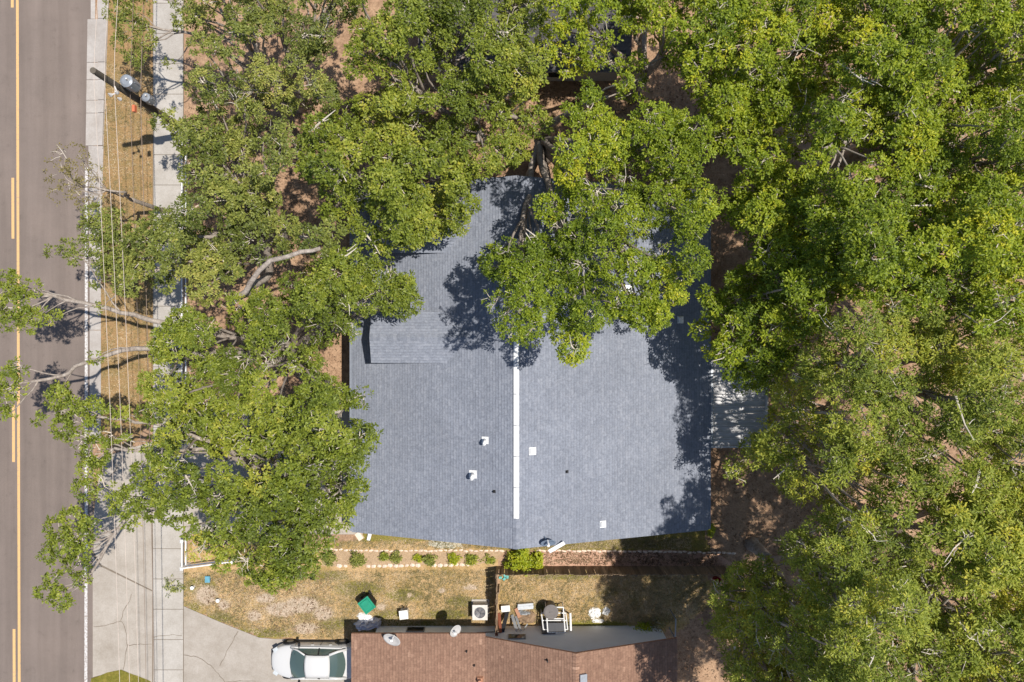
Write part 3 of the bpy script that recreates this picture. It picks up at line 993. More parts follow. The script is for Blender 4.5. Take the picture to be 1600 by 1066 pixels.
# ------------------------------------------------------------------ street furniture: pole, wires
PX, PY = P(145, 110, 10.2).x, P(145, 110, 10.2).y
pole = thing('utility_pole', 'tall dark wooden utility pole with two transformers beside the road', 'utility pole', (PX, PY, 0))
m = MB(); m.tube([(PX, PY, -.2), (PX, PY, 5), (PX, PY, 10.2)], [.19, .165, .13], 12); m.build('shaft', M['pole'], pole)
def transformer(px, py, h, r, hh):
    c = P(px, py, h)
    m = MB()
    m.tube([c - Vector((0, 0, hh / 2)), c + Vector((0, 0, hh / 2 - .06)), c + Vector((0, 0, hh / 2)), c + Vector((0, 0, hh / 2 + .05))], [r, r, r * 1.06, r * .7], 20)
    for k in range(6):
        a = k * math.pi / 3
        m.box(c + Vector((r * 1.03 * math.cos(a), r * 1.03 * math.sin(a), -.05)), (.05, .03, hh * .6), rz=a)
    o = m.build('transformer', M['galv'], pole)
    m = MB(); m.tube([c + Vector((.08, .02, hh / 2)), c + Vector((.1, .03, hh / 2 + .22))], [.05, .035], 8)
    m.build('bushing', M['porcelain'], o)
    m = MB(); m.box((c + Vector((PX, PY, c.z))) / 2 if False else Vector(((c.x + PX) / 2, (c.y + PY) / 2, c.z)), (.35, .08, .1), rz=math.atan2(c.y - PY, c.x - PX)); m.build('bracket', M['galv'], o)
transformer(204, 131, 7.9, .26, .8)
transformer(232, 155, 6.3, .19, .6)
# side bracket with insulators
c = P(185, 146, 8.5)
m = MB(); m.tube([(PX, PY, 8.5), (c.x, c.y, 8.6), (c.x - .25, c.y - .1, 8.6)], .035, 6); br = m.build('insulator_arm', M['porcelain'], pole)
for q in (c, c + Vector((-.28, -.1, 0)), c + Vector((.12, -.28, 0))):
    m = MB(); m.tube([q + Vector((0, 0, .0)), q + Vector((0, 0, .1)), q + Vector((0, 0, .18)), q + Vector((0, 0, .28))], [.05, .085, .06, .03], 10); m.build('insulator', M['porcelain'], br)
q = P(210, 170, 7.0)
m = MB(); m.box(q, (.12, .3, .22)); m.build('tag_box', M['orange'], pole)

def wire(label, X, h0, r, mat, a=.113, b=.0011, x0=None, y_n=60.0, cat='power line'):
    m = MB(); pts = []
    for k in range(91):
        y = -60 + (60 + y_n) * k / 90
        s_ = abs(y - PY)
        z = h0 - a * s_ + b * s_ * s_
        x = X if x0 is None else X + (x0 - X) * max(0, 1 - s_ / 9.0)
        pts.append((x, y, z))
    m.tube(pts, r, 5)
    return tag(m.build('overhead_wire', mat), label, cat, 'overhead wires along the verge')
wire('leftmost pale overhead wire from the pole top', -17.23, 10.15, .011, M['wire'])
wire('second pale overhead wire from the road, on the side insulators', -16.87, 10.0, .011, M['wire'])
wire('third pale overhead wire from the road, over the verge', -16.5, 9.95, .011, M['wire'])
wire('thin brownish cable right of the three pale wires', -17.05, 7.4, .011, M['cable'], .08, .0008)
wire('lowest dark cable nearest the sidewalk', -16.9, 6.7, .016, M['cable'], .07, .0007)

# ------------------------------------------------------------------ white rail fence round the front yard
wf = thing('rail_fence', 'white two-rail vinyl fence round the front yard along the sidewalk', 'fence', (P(292, 540).x, 0, 0))
fx = P(296.5, 0).x
fy_n, fy_s = P(0, 222).y, P(0, 880).y
def rail(a, b, z, nm='rail'):
    a, b = Vector((a[0], a[1], z)), Vector((b[0], b[1], z))
    d = b - a
    m = MB(); m.box((a + b) / 2, (d.length, .06, .13), rz=math.atan2(d.y, d.x)); m.build(nm, M['white_pvc'], wf)
def post(x, y, h=1.12):
    m = MB(); m.box((x, y, h / 2), (.13, .13, h)); m.box((x, y, h + .03), (.17, .17, .06), taper=.3); m.build('post', M['white_pvc'], wf)
runs = [((fx, fy_n), (fx + 1.2, fy_n)), ((fx, fy_n), (fx, P(0, 610).y)), ((fx, P(0, 838).y), (fx, fy_s)), ((fx, fy_s), (P(372, 0).x, P(0, 870).y))]
done = set()
for a, b in runs:
    L = math.hypot(b[0] - a[0], b[1] - a[1]); n = max(1, round(L / 2.2))
    for z in (.5, .98):
        for k in range(n):
            pa = (a[0] + (b[0] - a[0]) * k / n, a[1] + (b[1] - a[1]) * k / n)
            pb = (a[0] + (b[0] - a[0]) * (k + 1) / n, a[1] + (b[1] - a[1]) * (k + 1) / n)
            rail(pa, pb, z)
    for k in range(n + 1):
        q = (round(a[0] + (b[0] - a[0]) * k / n, 2), round(a[1] + (b[1] - a[1]) * k / n, 2))
        if q not in done:
            done.add(q); post(*q)

# ------------------------------------------------------------------ wooden privacy fence behind the lawn
pf = thing('privacy_fence', 'weathered wooden plank fence running right between the two houses', 'fence', (P(950, 885).x, P(950, 885).y, 0))
HF = 1.62
plank_m = MB(); plank_m.box((0, 0, HF / 2), (.146, .022, HF)); plank_m.box((0, 0, HF + .02), (.10, .021, .04), taper=.9)
plank_me = plank_m.mesh('plank')
r = random.Random(4)
yF = P(0, 884.5).y
xa, xb = P(776, 884).x, P(1128, 884).x
x = xa
while x < xb:
    o = add_obj('plank', plank_me, M['fence'], pf, (x + .065 - ORG[pf.name].x, yF - ORG[pf.name].y + r.uniform(-.006, .006), r.uniform(-.03, .03)))
    o.rotation_euler = (r.uniform(-.015, .015), r.uniform(-.02, .02), r.uniform(-.04, .04))
    x += .148
for z in (.35, 1.3):
    m = MB(); m.box(((xa + xb) / 2, yF - .04, z), (xb - xa, .045, .09)); m.build('rail', M['fence'], pf)
for k in range(6):
    m = MB(); m.box((xa + (xb - xa) * k / 5, yF - .1, .75), (.09, .09, 1.5)); m.build('post', M['fence'], pf)
pf2 = thing('privacy_fence', 'short wooden fence run between the air conditioner and the junk pile', 'fence', (xa, P(776, 935).y, 0))
yG = P(0, 975).y
y = yF - .15
while y > yG:
    o = add_obj('plank', plank_me, M['fence'], pf2, (r.uniform(-.006, .006), y - ORG[pf2.name].y, r.uniform(-.03, .03)))
    o.rotation_euler = (r.uniform(-.02, .02), r.uniform(-.015, .015), math.pi / 2 + r.uniform(-.03, .03))
    y -= .148
for z in (.35, 1.3):
    m = MB(); m.box((xa + .04, (yF + yG) / 2, z), (.045, yF - yG, .09)); m.build('rail', M['fence'], pf2)
for yy in (yF - 1.0, yG + .1):
    m = MB(); m.box((xa + .1, yy, .75), (.09, .09, 1.5)); m.build('post', M['fence'], pf2)

# ------------------------------------------------------------------ white sedan
def car():
    L, W = 4.72, 1.82
    cx, cy = P(424, 1030, .55).x + L / 2, -16.98
    t = thing('parked_car', 'white four-door sedan parked nose-out under the brown roof edge', 'car', (cx, cy, 0))
    # stations along the car from nose (-) to tail (+): x, half width at sill, at belt, z bottom, z belt, crown
    st = [(-2.36, .30, .25, .30, .52, .56), (-2.29, .52, .46, .22, .60, .66), (-2.12, .69, .63, .20, .66, .74), (-1.82, .835, .775, .19, .72, .82), (-1.45, .90, .86, .19, .78, .89), (-1.12, .90, .87, .19, .85, .95), (-.9, .90, .87, .19, .88, .97),
          (-.3, .905, .87, .19, .90, .97), (.4, .905, .87, .19, .92, .98), (1.1, .905, .87, .19, .94, 1.0), (1.5, .90, .86, .19, .96, 1.03), (1.8, .895, .84, .20, .97, 1.05), (2.1, .86, .79, .24, .95, 1.03), (2.28, .78, .70, .30, .90, .97), (2.36, .62, .55, .36, .72, .76)]
    vs, fs = [], []
    K = 13
    for x, hs, hb, zb, zt, zc in st:
        prof = [(-hs * .93, zb), (-hs, zb + .12), (-hs * 1.005, (zb + zt) / 2), (-hb - .02, zt - .06), (-hb + .03, zt), (-hb * .7, zt + (zc - zt) * .75), (0, zc)]
        prof = prof + [(-a, z) for a, z in reversed(prof[:-1])]
        for a, z in prof:
            vs.append((cx + x, cy + a, z))
    for i in range(len(st) - 1):
        for k in range(K - 1):
            fs.append((i * K + k, i * K + k + 1, (i + 1) * K + k + 1, (i + 1) * K + k))
    fs.append(tuple(range(K))); fs.append(tuple(reversed([(len(st) - 1) * K + k for k in range(K)])))
    m = MB(); m.add(vs, fs)
    body = m.build('body', M['car'], t, smooth=True, fix=True)
    sb = body.modifiers.new('s', 'SUBSURF'); sb.levels = 1; sb.render_levels = 2
    # cabin
    zr = 1.43
    rows = [(-1.16, .74, .93), (-1.10, .76, .95), (-.42, .60, 1.36), (-.30, .585, 1.405), (.2, .575, zr), (.75, .575, 1.425), (.95, .585, 1.39), (1.62, .66, 1.06), (1.70, .66, 1.03)]
    # roof panel with pillars
    m = MB(); vs = []; fs = []
    K2 = 7
    for x, hw, z in rows[2:7]:
        for k in range(K2):
            u = -1 + 2 * k / (K2 - 1)
            vs.append((cx + x + (.07 * u * u if x < 0 else -.05 * u * u), cy + u * hw, z + .03 * (1 - u * u)))
    for i in range(4):
        for k in range(K2 - 1):
            fs.append((i * K2 + k, i * K2 + k + 1, (i + 1) * K2 + k + 1, (i + 1) * K2 + k))
    m.add(vs, fs)
    rf = m.build('roof', M['car'], t, smooth=True, fix=True)
    sd = rf.modifiers.new('t', 'SOLIDIFY'); sd.thickness = .03
    def glass(name, xa, wa, za, xb, wb, zb, bow):
        m = MB(); vs = []; fs = []
        for j in range(4):
            f = j / 3
            for k in range(7):
                u = -1 + 2 * k / 6
                vs.append((cx + xa + (xb - xa) * f + bow * u * u * (1 - f * .4), cy + u * (wa + (wb - wa) * f), za + (zb - za) * f + .035 * (1 - u * u) + .03 * math.sin(math.pi * f)))
        for j in range(3):
            for k in range(6):
                fs.append((j * 7 + k, j * 7 + k + 1, (j + 1) * 7 + k + 1, (j + 1) * 7 + k))
        m.add(vs, fs)
        return m.build(name, M['autoglass'], t, smooth=True, fix=True)
    glass('windshield', -1.26, .76, .95, -.44, .575, 1.37, .20)
    glass('rear_window', 1.70, .70, 1.04, .97, .575, 1.385, -.18)
    for s in (-1, 1):
        m = MB()
        lo = [(-.86, .80, .95), (-.2, .80, .965), (.45, .80, .98), (1.05, .79, 1.0), (1.38, .77, 1.04)]
        hi = [(-.62, .70, 1.12), (-.22, .615, 1.36), (.45, .60, 1.39), (.88, .61, 1.34), (1.22, .70, 1.14)]
        v = [(cx + x, cy + s * w, z) for x, w, z in lo] + [(cx + x, cy + s * w, z) for x, w, z in hi]
        f = [(i, i + 1, 5 + i + 1, 5 + i) for i in range(4)]
        m.add(v, f if s < 0 else [q[::-1] for q in f])
        sw = m.build('side_window', M['autoglass'], t)
        m = MB(); m.tube([(cx + .30, cy + s * .805, .98), (cx + .33, cy + s * .612, 1.39)], .035, 6); m.build('pillar', M['trim'], sw)
        for pts, rr in (([(-1.22, .80, .93), (-.80, .74, 1.12), (-.38, .60, 1.38)], .042), ([(.9, .60, 1.385), (1.3, .70, 1.2), (1.72, .76, 1.03)], .07)):
            m = MB(); m.tube([(cx + x, cy + s * w, z) for x, w, z in pts], rr, 8); m.build('pillar', M['car'], t, smooth=True)
        m = MB(); m.tube([(cx - 1.2, cy + s * .85, .93), (cx + .1, cy + s * .84, .965), (cx + 1.5, cy + s * .83, 1.02)], .03, 6); m.build('belt_moulding', M['car'], t)
        # lower shoulder between belt and glass
        m = MB()
        m.add([(cx - 1.15, cy + s * .86, .90), (cx + 1.6, cy + s * .86, .98), (cx + 1.45, cy + s * .775, 1.04), (cx - .95, cy + s * .79, .96)], ((0, 1, 2, 3),)); m.build('shoulder', M['car'], t)
        # mirror
        m = MB(); m.box((cx - .78, cy + s * 1.0, .98), (.12, .2, .13), taper=.8); m.box((cx - .78, cy + s * .88, .95), (.06, .12, .05)); m.build('mirror', M['trim'], t)
        # sill
        m = MB(); m.box((cx, cy + s * .905, .27), (2.4, .03, .12)); m.build('sill', M['trim'], t)
        for x in (-1.42, 1.38):
            m = MB(); yy = cy + s * .84
            m.cyl((cx + x, yy - .11, .32), (cx + x, yy + .11, .32), .325, n=24); w = m.build('wheel', M['tyre'], t)
            m = MB(); m.cyl((cx + x, yy + s * .095, .32), (cx + x, yy + s * .12, .32), .2, .17, n=20); m.build('rim', M['rim'], w)
            m = MB(); m.tube([(cx + x + .375 * math.cos(a), cy + s * .905, .32 + .375 * math.sin(a)) for a in np.linspace(0, math.pi, 12)], .03, 6); m.build('wheel_arch', M['trim'], t)
        m = MB(); m.box((cx - 2.08, cy + s * .60, .66), (.26, .24, .09), rz=s * .55); m.build('headlight', M['lens'], t)
        m = MB(); m.box((cx + 2.24, cy + s * .62, .78), (.12, .3, .14), rz=-s * .3); m.build('tail_light', M['red_lens'], t)
        for x in (-.1, .85):
            m = MB(); m.box((cx + x, cy + s * .915, .8), (.16, .03, .03)); m.build('door_handle', M['car'], t)
    for x in (-1.0, .32, 1.28):
        for s in (-1, 1):
            m = MB(); m.box((cx + x, cy + s * .906, .58), (.012, .012, .6)); m.build('door_seam', M['trim'], t)
    m = MB(); m.tube([(cx - 1.24 + .13 * (u * u), cy + u * .80, .935 + .03 * (1 - u * u)) for u in np.linspace(-1, 1, 9)], .014, 5); m.build('wiper_cowl', M['trim'], t)
    m = MB(); m.tube([(cx - 1.14, cy - .5, .985), (cx - .98, cy + .05, 1.09)], .012, 5); m.tube([(cx - 1.14, cy + .1, .99), (cx - .96, cy + .6, 1.08)], .012, 5); m.build('wiper', M['trim'], t)
    m = MB(); m.box((cx - 2.33, cy, .42), (.06, .9, .14)); m.build('grille', M['trim'], t)
    m = MB(); m.box((cx - .52, cy, 1.27), (.05, .2, .06)); m.build('rear_view_mirror', M['lens'], t)
car()

# ------------------------------------------------------------------ yard things
# wheeled bin
b0 = P(573, 946, 1.0)
wb = thing('wheelie_bin', 'green lidded wheeled rubbish bin on the lawn by the grey wall', 'bin', (b0.x, b0.y, 0))
rz = R(38)
m = MB(); m.box((b0.x, b0.y, .5), (.52, .58, .86), rz=rz, taper=1.14); m.build('tub', M['black'], wb)
m = MB(); m.box((b0.x, b0.y, .985), (.66, .74, .06), rz=rz); m.box((b0.x, b0.y, 1.03), (.54, .62, .05), rz=rz, taper=.85)
dx, dy = -math.sin(rz), math.cos(rz)
m.build('lid', M['green_bin'], wb)
m = MB(); m.cyl((b0.x + dx * .4 - .25 * dy * -1, b0.y + dy * .4 + .25 * dx * -1, .95), (b0.x + dx * .4 - .25 * dy, b0.y + dy * .4 + .25 * dx, .95), .02, n=6); m.build('handle', M['black'], wb)
for s in (-1, 1):
    c = Vector((b0.x + dx * .3 + math.cos(rz) * .27 * s, b0.y + dy * .3 + math.sin(rz) * .27 * s, .12))
    ax = Vector((math.cos(rz), math.sin(rz), 0)) * .03
    m = MB(); m.cyl(c - ax, c + ax, .12, n=14); m.build('wheel', M['tyre'], wb)

def crumple(name, px, py, rx, ry, h, mat, seed, label, cat, n=9, rz=0.0, peak=1.0):
    r = random.Random(seed)
    c = P(px, py)
    m = MB(); vs = []; fs = []
    for i in range(n):
        for j in range(n):
            u, v = -1 + 2 * i / (n - 1), -1 + 2 * j / (n - 1)
            d = max(abs(u), abs(v))
            z = .012 + (h * (r.uniform(.25, 1.0)) * (1 - .65 * d ** 2) if d < 1 else 0)
            x = u * rx * (1 + r.uniform(-.12, .12)); y = v * ry * (1 + r.uniform(-.12, .12))
            if d > .7:
                q = math.hypot(u, v); x /= max(1, q * .95); y /= max(1, q * .95)
            vs.append((c.x + x * math.cos(rz) - y * math.sin(rz), c.y + x * math.sin(rz) + y * math.cos(rz), z))
    for i in range(n - 1):
        for j in range(n - 1):
            fs.append((i * n + j, (i + 1) * n + j, (i + 1) * n + j + 1, i * n + j + 1))
    m.add(vs, fs)
    o = m.build(name, M[mat], None)
    sd = o.modifiers.new('t', 'SOLIDIFY'); sd.thickness = .01
    return tag(o, label, cat)
crumple('crumpled_tarp', 576, 974, .75, .3, .75, 'tarp', 3, 'crumpled grey tarp heaped against the grey wall corner', 'tarp', rz=.15)
crumple('white_sheet', 570, 964, .42, .22, .22, 'paper', 8, 'white sheet on the grass beneath the green bin', 'sheet', rz=-.2)
crumple('white_plastic_scrap', 929, 958, .34, .30, .22, 'paper', 12, 'larger crumpled white plastic scrap right of the metal frames', 'scrap', rz=.3)
crumple('white_plastic_scrap', 947, 955, .20, .24, .2, 'paper', 13, 'smaller crumpled white plastic scrap, right of its pair', 'scrap', rz=-.4)
crumple('white_plastic_scrap', 934, 970, .32, .12, .12, 'paper', 14, 'flat white plastic strip lying at the foot of the grey wall', 'scrap', rz=0)
crumple('brown_cloth', 823, 964, .5, .36, .3, 'brown_tarp', 15, 'heap of brown cloth and tarp in the junk pile', 'cloth')
crumple('plastic_wrapping', 818, 957, .42, .14, .4, 'steel', 16, 'pale plastic wrapping lying over the brown cloth heap', 'wrapping', rz=-.1)

b1 = P(631, 960, .5)
t = thing('utility_box', 'small white utility box standing on the lawn before the grey wall', 'box', (b1.x, b1.y, 0))
m = MB(); m.box((b1.x, b1.y, .29), (.40, .40, .54), rz=.12); m.build('cabinet', M['ac'], t)
m = MB(); m.box((b1.x, b1.y, .585), (.46, .46, .05), rz=.12); m.build('lid', M['paper'], t)
m = MB(); m.tube([(b1.x - .1, b1.y + .15, .55), (b1.x - .1, b1.y + .3, .5), (b1.x - .1, b1.y + .32, .1)], .025, 6); m.tube([(b1.x + .1, b1.y + .15, .55), (b1.x + .1, b1.y + .28, .5), (b1.x + .1, b1.y + .3, .1)], .025, 6); m.build('pipes', M['dark_metal'], t)

a0 = P(750, 957, .75)
ac = thing('air_conditioner', 'square white air conditioner condenser with round fan on top', 'air conditioner', (a0.x, a0.y, 0))
m = MB(); m.box((a0.x, a0.y, .05), (.95, .95, .1)); m.build('pad', M['concrete'], ac)
m = MB(); m.box((a0.x, a0.y, .42), (.76, .76, .64)); m.box((a0.x, a0.y, .765), (.8, .8, .05)); m.build('cabinet', M['ac'], ac)
m = MB(); m.cyl((a0.x, a0.y, .78), (a0.x, a0.y, .80), .29, n=28); fan = m.build('fan_well', M['dark_metal'], ac)
m = MB()
for k in range(5):
    a = k * 2 * math.pi / 5
    m.add([(a0.x + .05 * math.cos(a), a0.y + .05 * math.sin(a), .815), (a0.x + .26 * math.cos(a), a0.y + .26 * math.sin(a), .81), (a0.x + .26 * math.cos(a + .7), a0.y + .26 * math.sin(a + .7), .83), (a0.x + .05 * math.cos(a + .9), a0.y + .05 * math.sin(a + .9), .825)], ((0, 1, 2, 3),))
m.build('blades', M['lid'], fan)
for rr in (.07, .14, .21, .285):
    m = MB(); m.tube([(a0.x + rr * math.cos(a), a0.y + rr * math.sin(a), .845) for a in np.linspace(0, 2 * math.pi, 25)], .008, 4); m.build('guard_ring', M['flashing'], fan)

# dishes by the neighbour
dish('satellite_dish', 'larger pale oval satellite dish above the brown roof edge near the car', P(613, 998, 3.0), (-.25, -.5, 1.0), .46, None, (P(617, 981, 2.4).x, NWY + .05, 2.2), 'dish', .5, squash=.8)
dish('satellite_dish', 'smaller tilted satellite dish on the grey wall left of the air conditioner', P(711, 985, 2.6), (.55, -.3, .8), .34, None, (P(702, 975, 1.9).x, NWY + .05, 1.9), 'dish', .45, squash=.9)

# junk pile
def board(name, pts, w, th, mat, label, cat='board'):
    a, b = Vector(pts[0]), Vector(pts[1])
    d = (b - a)
    t = d.normalized(); s = t.cross(Vector((0, 0, 1)))
    s = s.normalized() if s.length > .05 else Vector((1, 0, 0))
    n = s.cross(t)
    v = []
    for e in (a, b):
        for i, j in ((-1, -1), (1, -1), (1, 1), (-1, 1)):
            v.append(e + s * w / 2 * i + n * th / 2 * j)
    m = MB(); m.add(v, ((3, 2, 1, 0), (4, 5, 6, 7), (0, 1, 5, 4), (1, 2, 6, 5), (2, 3, 7, 6), (3, 0, 4, 7)))
    return tag(m.build(name, M[mat], None, fix=True), label, cat)
wy = NWY + .04
board('leaning_board', [(P(775, 957).x, P(0, 957).y, .05), (P(776, 985, 1.5).x, wy, 1.55)], .14, .03, 'board', 'long red-brown board leaning on the wall, nearest the fence')
board('leaning_board', [(P(780, 958).x, P(0, 958).y, .05), (P(782, 978, 1.1).x, wy, 1.1)], .16, .03, 'board', 'shorter red-brown board leaning beside the longest board')
board('black_plank', [(P(793, 953).x, P(0, 953).y, .2), (P(785, 980, .9).x, wy, .95)], .2, .08, 'trim', 'black plank leaning on the wall among the junk', 'plank')
p = P(790, 951, .35); m = MB(); m.box((p.x, p.y, .18), (.42, .28, .34), rz=.1); m.box((p.x, p.y, .37), (.46, .32, .05), rz=.1); tag(m.build('plastic_box', M['paper'], None), 'small white plastic box beside the wooden fence run', 'box')
board('metal_strip', [(P(800, 960).x, P(0, 960).y, .1), (P(808, 984, .9).x, wy + .02, .95)], .16, .02, 'steel', 'left shiny metal strip leaning on the wall', 'metal strip')
board('metal_strip', [(P(806, 962).x, P(0, 962).y, .1), (P(814, 986, .9).x, wy + .02, .95)], .12, .02, 'steel', 'right shiny metal strip leaning on the wall', 'metal strip')
board('metal_strip', [(P(818, 984, .7).x, wy + .03, .75), (P(824, 972).x, P(0, 972).y, .3)], .06, .02, 'steel', 'short thin metal strip right of the leaning metal strips', 'metal strip')
p = P(821, 946); m = MB(); m.box((p.x, p.y, .12), (.82, .30, .2), rz=.08); m.box((p.x, p.y, .24), (.86, .1, .05), rz=.08); m.box((p.x, p.y + .16, .2), (.84, .05, .22), rz=.08); tag(m.build('metal_gutter_piece', M['steel'], None), 'silver sheet-metal box section lying at the top of the junk pile', 'sheet metal')
board('timber_offcut', [(P(806, 950).x, P(0, 950).y, .1), (P(812, 962).x, P(0, 962).y, .3)], .18, .06, 'fascia_b', 'pale timber offcut between the metal strips and silver section')
# frames: two white tube frames with mesh, dark panel, round lid
def frame_thing(px0, py0, px1, py1, h0, h1, label, bars=1):
    c = [P(px0, py0, h0), P(px1, py0, h0), P(px1 + 3, py1, h1), P(px0 + 3, py1, h1)]
    t = thing('tube_stand', label, 'stand', (c[0].x, c[0].y, 0))
    for i in range(4):
        m = MB(); m.tube([c[i], c[(i + 1) % 4]], .035, 6); m.build('tube', M['white_pvc'], t)
    for k in range(bars):
        f = .45 + .0 * k
        m = MB(); m.tube([c[0].lerp(c[3], f), c[1].lerp(c[2], f)], .03, 6); m.build('cross_bar', M['white_pvc'], t)
    for q in (c[0], c[1]):
        m = MB(); m.tube([q, Vector((q.x, q.y + .02, .0))], .03, 6); m.build('leg', M['white_pvc'], t)
    m = MB(); mid = c[2].lerp(c[3], .5)
    m.add([c[0].lerp(c[3], .97) + Vector((.04, 0, -.03)), c[1].lerp(c[2], .97) + Vector((-.04, 0, -.03)), c[1].lerp(c[2], .62) + Vector((-.04, 0, -.03)), c[0].lerp(c[3], .62) + Vector((.04, 0, -.03))], ((0, 1, 2, 3),))
    m.build('dark_panel', M['dark_metal'], t)
    return t
frame_thing(846, 958, 884, 984, .55, .95, 'left white tube frame with dark panel leaning by the wall')
frame_thing(853, 949, 880, 989, .75, 1.25, 'middle white tube frame under the round grey lid')
p = P(861, 957, 1.15)
t = thing('round_bin', 'round grey drum with flat lid among the white frames', 'drum', (p.x, p.y, 0))
m = MB(); m.tube([(p.x, p.y, .02), (p.x, p.y, 1.05)], [.27, .33], 20); m.build('drum', M['dark_metal'], t)
m = MB(); m.tube([(p.x, p.y, 1.06), (p.x, p.y, 1.11), (p.x, p.y, 1.14)], [.39, .39, .32], 28); ld = m.build('lid', M['lid'], t)
m = MB(); m.box((p.x, p.y, 1.165), (.16, .05, .04)); m.build('handle', M['lid'], ld)
m = MB(); a, b = P(844, 968), P(848, 998, 1.3); 
q0, q1 = P(845, 970), P(868, 999, 1.3)
m.add([(q0.x, q0.y, .05), (q1.x, q0.y, .05), (q1.x, wy, 1.3), (q0.x, wy, 1.3)], ((0, 1, 2, 3),))
o = tag(m.build('dark_screen', M['dark_metal'], None), 'dark mesh screen leaning on the wall behind the white frames', 'screen'); sd = o.modifiers.new('t', 'SOLIDIFY'); sd.thickness = .03
m = MB(); m.tube([P(891, 958, .9), P(892, 986, 1.1)], .06, 8); m.tube([P(891, 960, .9), P(891, 960, 0)], .04, 6); m.tube([P(892, 984, 1.1), Vector((P(892, 984, 1.1).x, P(892, 984, 1.1).y, 0))], .04, 6)
tag(m.build('white_rail', M['white_pvc'], None), 'single white rail right of the white tube frames', 'rail')
m = MB(); m.tube([P(1056, 968, 1.5), P(1055, 998, 1.6)], .04, 6); m.tube([P(1056, 968, 1.5), Vector((P(1056, 968, 1.5).x, P(1056, 968, 1.5).y, 0))], .035, 6); m.tube([P(1055, 998, 1.6), Vector((P(1055, 998, 1.6).x, P(1055, 998, 1.6).y, 0))], .035, 6)
tag(m.build('gate_rail', M['flashing'], None), 'pale gate rail at the right corner of the brown roof', 'gate')
# conduit on wall
m = MB(); q = P(745, 985, .9); m.tube([(q.x, wy, 1.1), (q.x + .9, wy, 1.0), (q.x + 1.0, wy, .7), (q.x + 1.0, NWY + .3, .3)], .02, 6); m.build('conduit', M['dark_metal'], nb)
# small things
m = MB()
for k, (ox, oy) in enumerate(((-6, 0), (0, 2), (5, -1), (1, -3))):
    p = P(788 + ox, 902 + oy); m.box((p.x, p.y, .06), (.16, .12, .1), rz=k * .7)
tag(m.build('turquoise_toy', M['turq'], None), 'broken turquoise plastic toy at the fence corner', 'toy')
p = P(1118, 905); m = MB(); m.tube([(p.x, p.y, 0), (p.x, p.y, .38)], [.17, .22], 14, False); m.cyl((p.x, p.y, .0), (p.x, p.y, .03), .17, n=14); tag(m.build('red_bucket', M['red'], None), 'red plastic bucket in shade at the right end of the wooden fence', 'bucket')
for (px, py), lb in (((340, 939), 'white capped cleanout pipe standing on the bare sand patch'), ((300, 919), 'white capped cleanout pipe by the white fence corner')):
    p = P(px, py, .3); t = thing('cleanout_pipe', lb, 'pipe', (p.x, p.y, 0))
    m = MB(); m.cyl((p.x, p.y, 0), (p.x, p.y, .27), .075, n=12); m.build('pipe', M['white_pvc'], t)
    m = MB(); m.cyl((p.x, p.y, .271), (p.x, p.y, .32), .1, n=14); m.box((p.x, p.y, .335), (.06, .06, .03)); m.build('cap', M['white_pvc'], t)
p = P(326, 904); m = MB(); m.box((p.x, p.y, .09), (.22, .3, .16), taper=.9); m.box((p.x, p.y, .18), (.26, .34, .03)); tag(m.build('meter_box', M['blue'], None), 'small blue box on the grass by the white fence', 'box')
crumple('debris', 488, 901, .14, .2, .18, 'trim', 31, 'small dark scrap lying alone on the dry lawn', 'debris')
p = P(561, 838, .1); m = MB(); m.box((p.x, p.y, .06), (.34, .5, .12), rz=.6, taper=.85); tag(m.build('splash_block', M['stone'], None), 'pale splash block beside the downspout at the blue roof corner', 'splash block')
p = P(604, 833, .5); m = MB(); m.box((p.x, p.y + .1, .3), (.66, .34, .56)); m.box((p.x, p.y + .1, .6), (.7, .38, .05)); tag(m.build('equipment_box', M['dark_metal'], None), 'dark equipment box half under the front edge of the blue roof', 'box')

# stone edging
def rock_mesh(name, seed, sx, sy, sz):
    r = random.Random(seed); bm = bmesh.new()
    bmesh.ops.create_icosphere(bm, subdivisions=1, radius=1)
    for v in bm.verts:
        k = r.uniform(.8, 1.15)
        v.co = Vector((v.co.x * sx * k, v.co.y * sy * k, max(-.2, v.co.z) * sz * k))
    me = bpy.data.meshes.new(name); bm.to_mesh(me); bm.free()
    me.materials.append(M['stone'])
    return me
rocks = [rock_mesh('stone', k, .16, .115, .11) for k in range(5)]
small = [rock_mesh('stone', 10 + k, .155, .07, .07) for k in range(5)]
def edging(label, pts, step, meshes, seed, skip=()):
    c0 = P(*pts[0])
    t = thing('stone_edging', label, 'edging', (c0.x, c0.y, 0))
    r = random.Random(seed)
    for (xa, ya), (xb, yb) in zip(pts[:-1], pts[1:]):
        L = math.hypot(xb - xa, yb - ya); n = int(L / step)
        for k in range(n):
            px, py = xa + (xb - xa) * (k + .5) / n, ya + (yb - ya) * (k + .5) / n
            if any(a <= px <= b for a, b in skip): continue
            p = P(px, py + r.uniform(-.8, .8))
            o = add_obj('stone', r.choice(meshes), None, t, (p.x - c0.x, p.y - c0.y, .02))
            o.rotation_euler = (0, 0, r.uniform(-.25, .25)); s_ = r.uniform(.8, 1.15); o.scale = (s_, s_, s_)
edging('row of chunky pale stones edging the lawn side of the planting bed', [(526, 884), (545, 884), (580, 884), (640, 883), (735, 882)], 8.2, rocks, 3, ((548, 574), (655, 676)))
edging('thin row of small pale stones along the house side of the planting bed', [(505, 858), (600, 861), (700, 860), (788, 861)], 7.4, small, 4)
edging('thin row of small stones between grass and mulch path to the right', [(838, 860), (940, 861), (1020, 862), (1150, 864)], 7.6, small, 5)

# ------------------------------------------------------------------ foliage
def unit(a):
    return a / np.maximum(np.linalg.norm(a, axis=-1, keepdims=True), 1e-9)

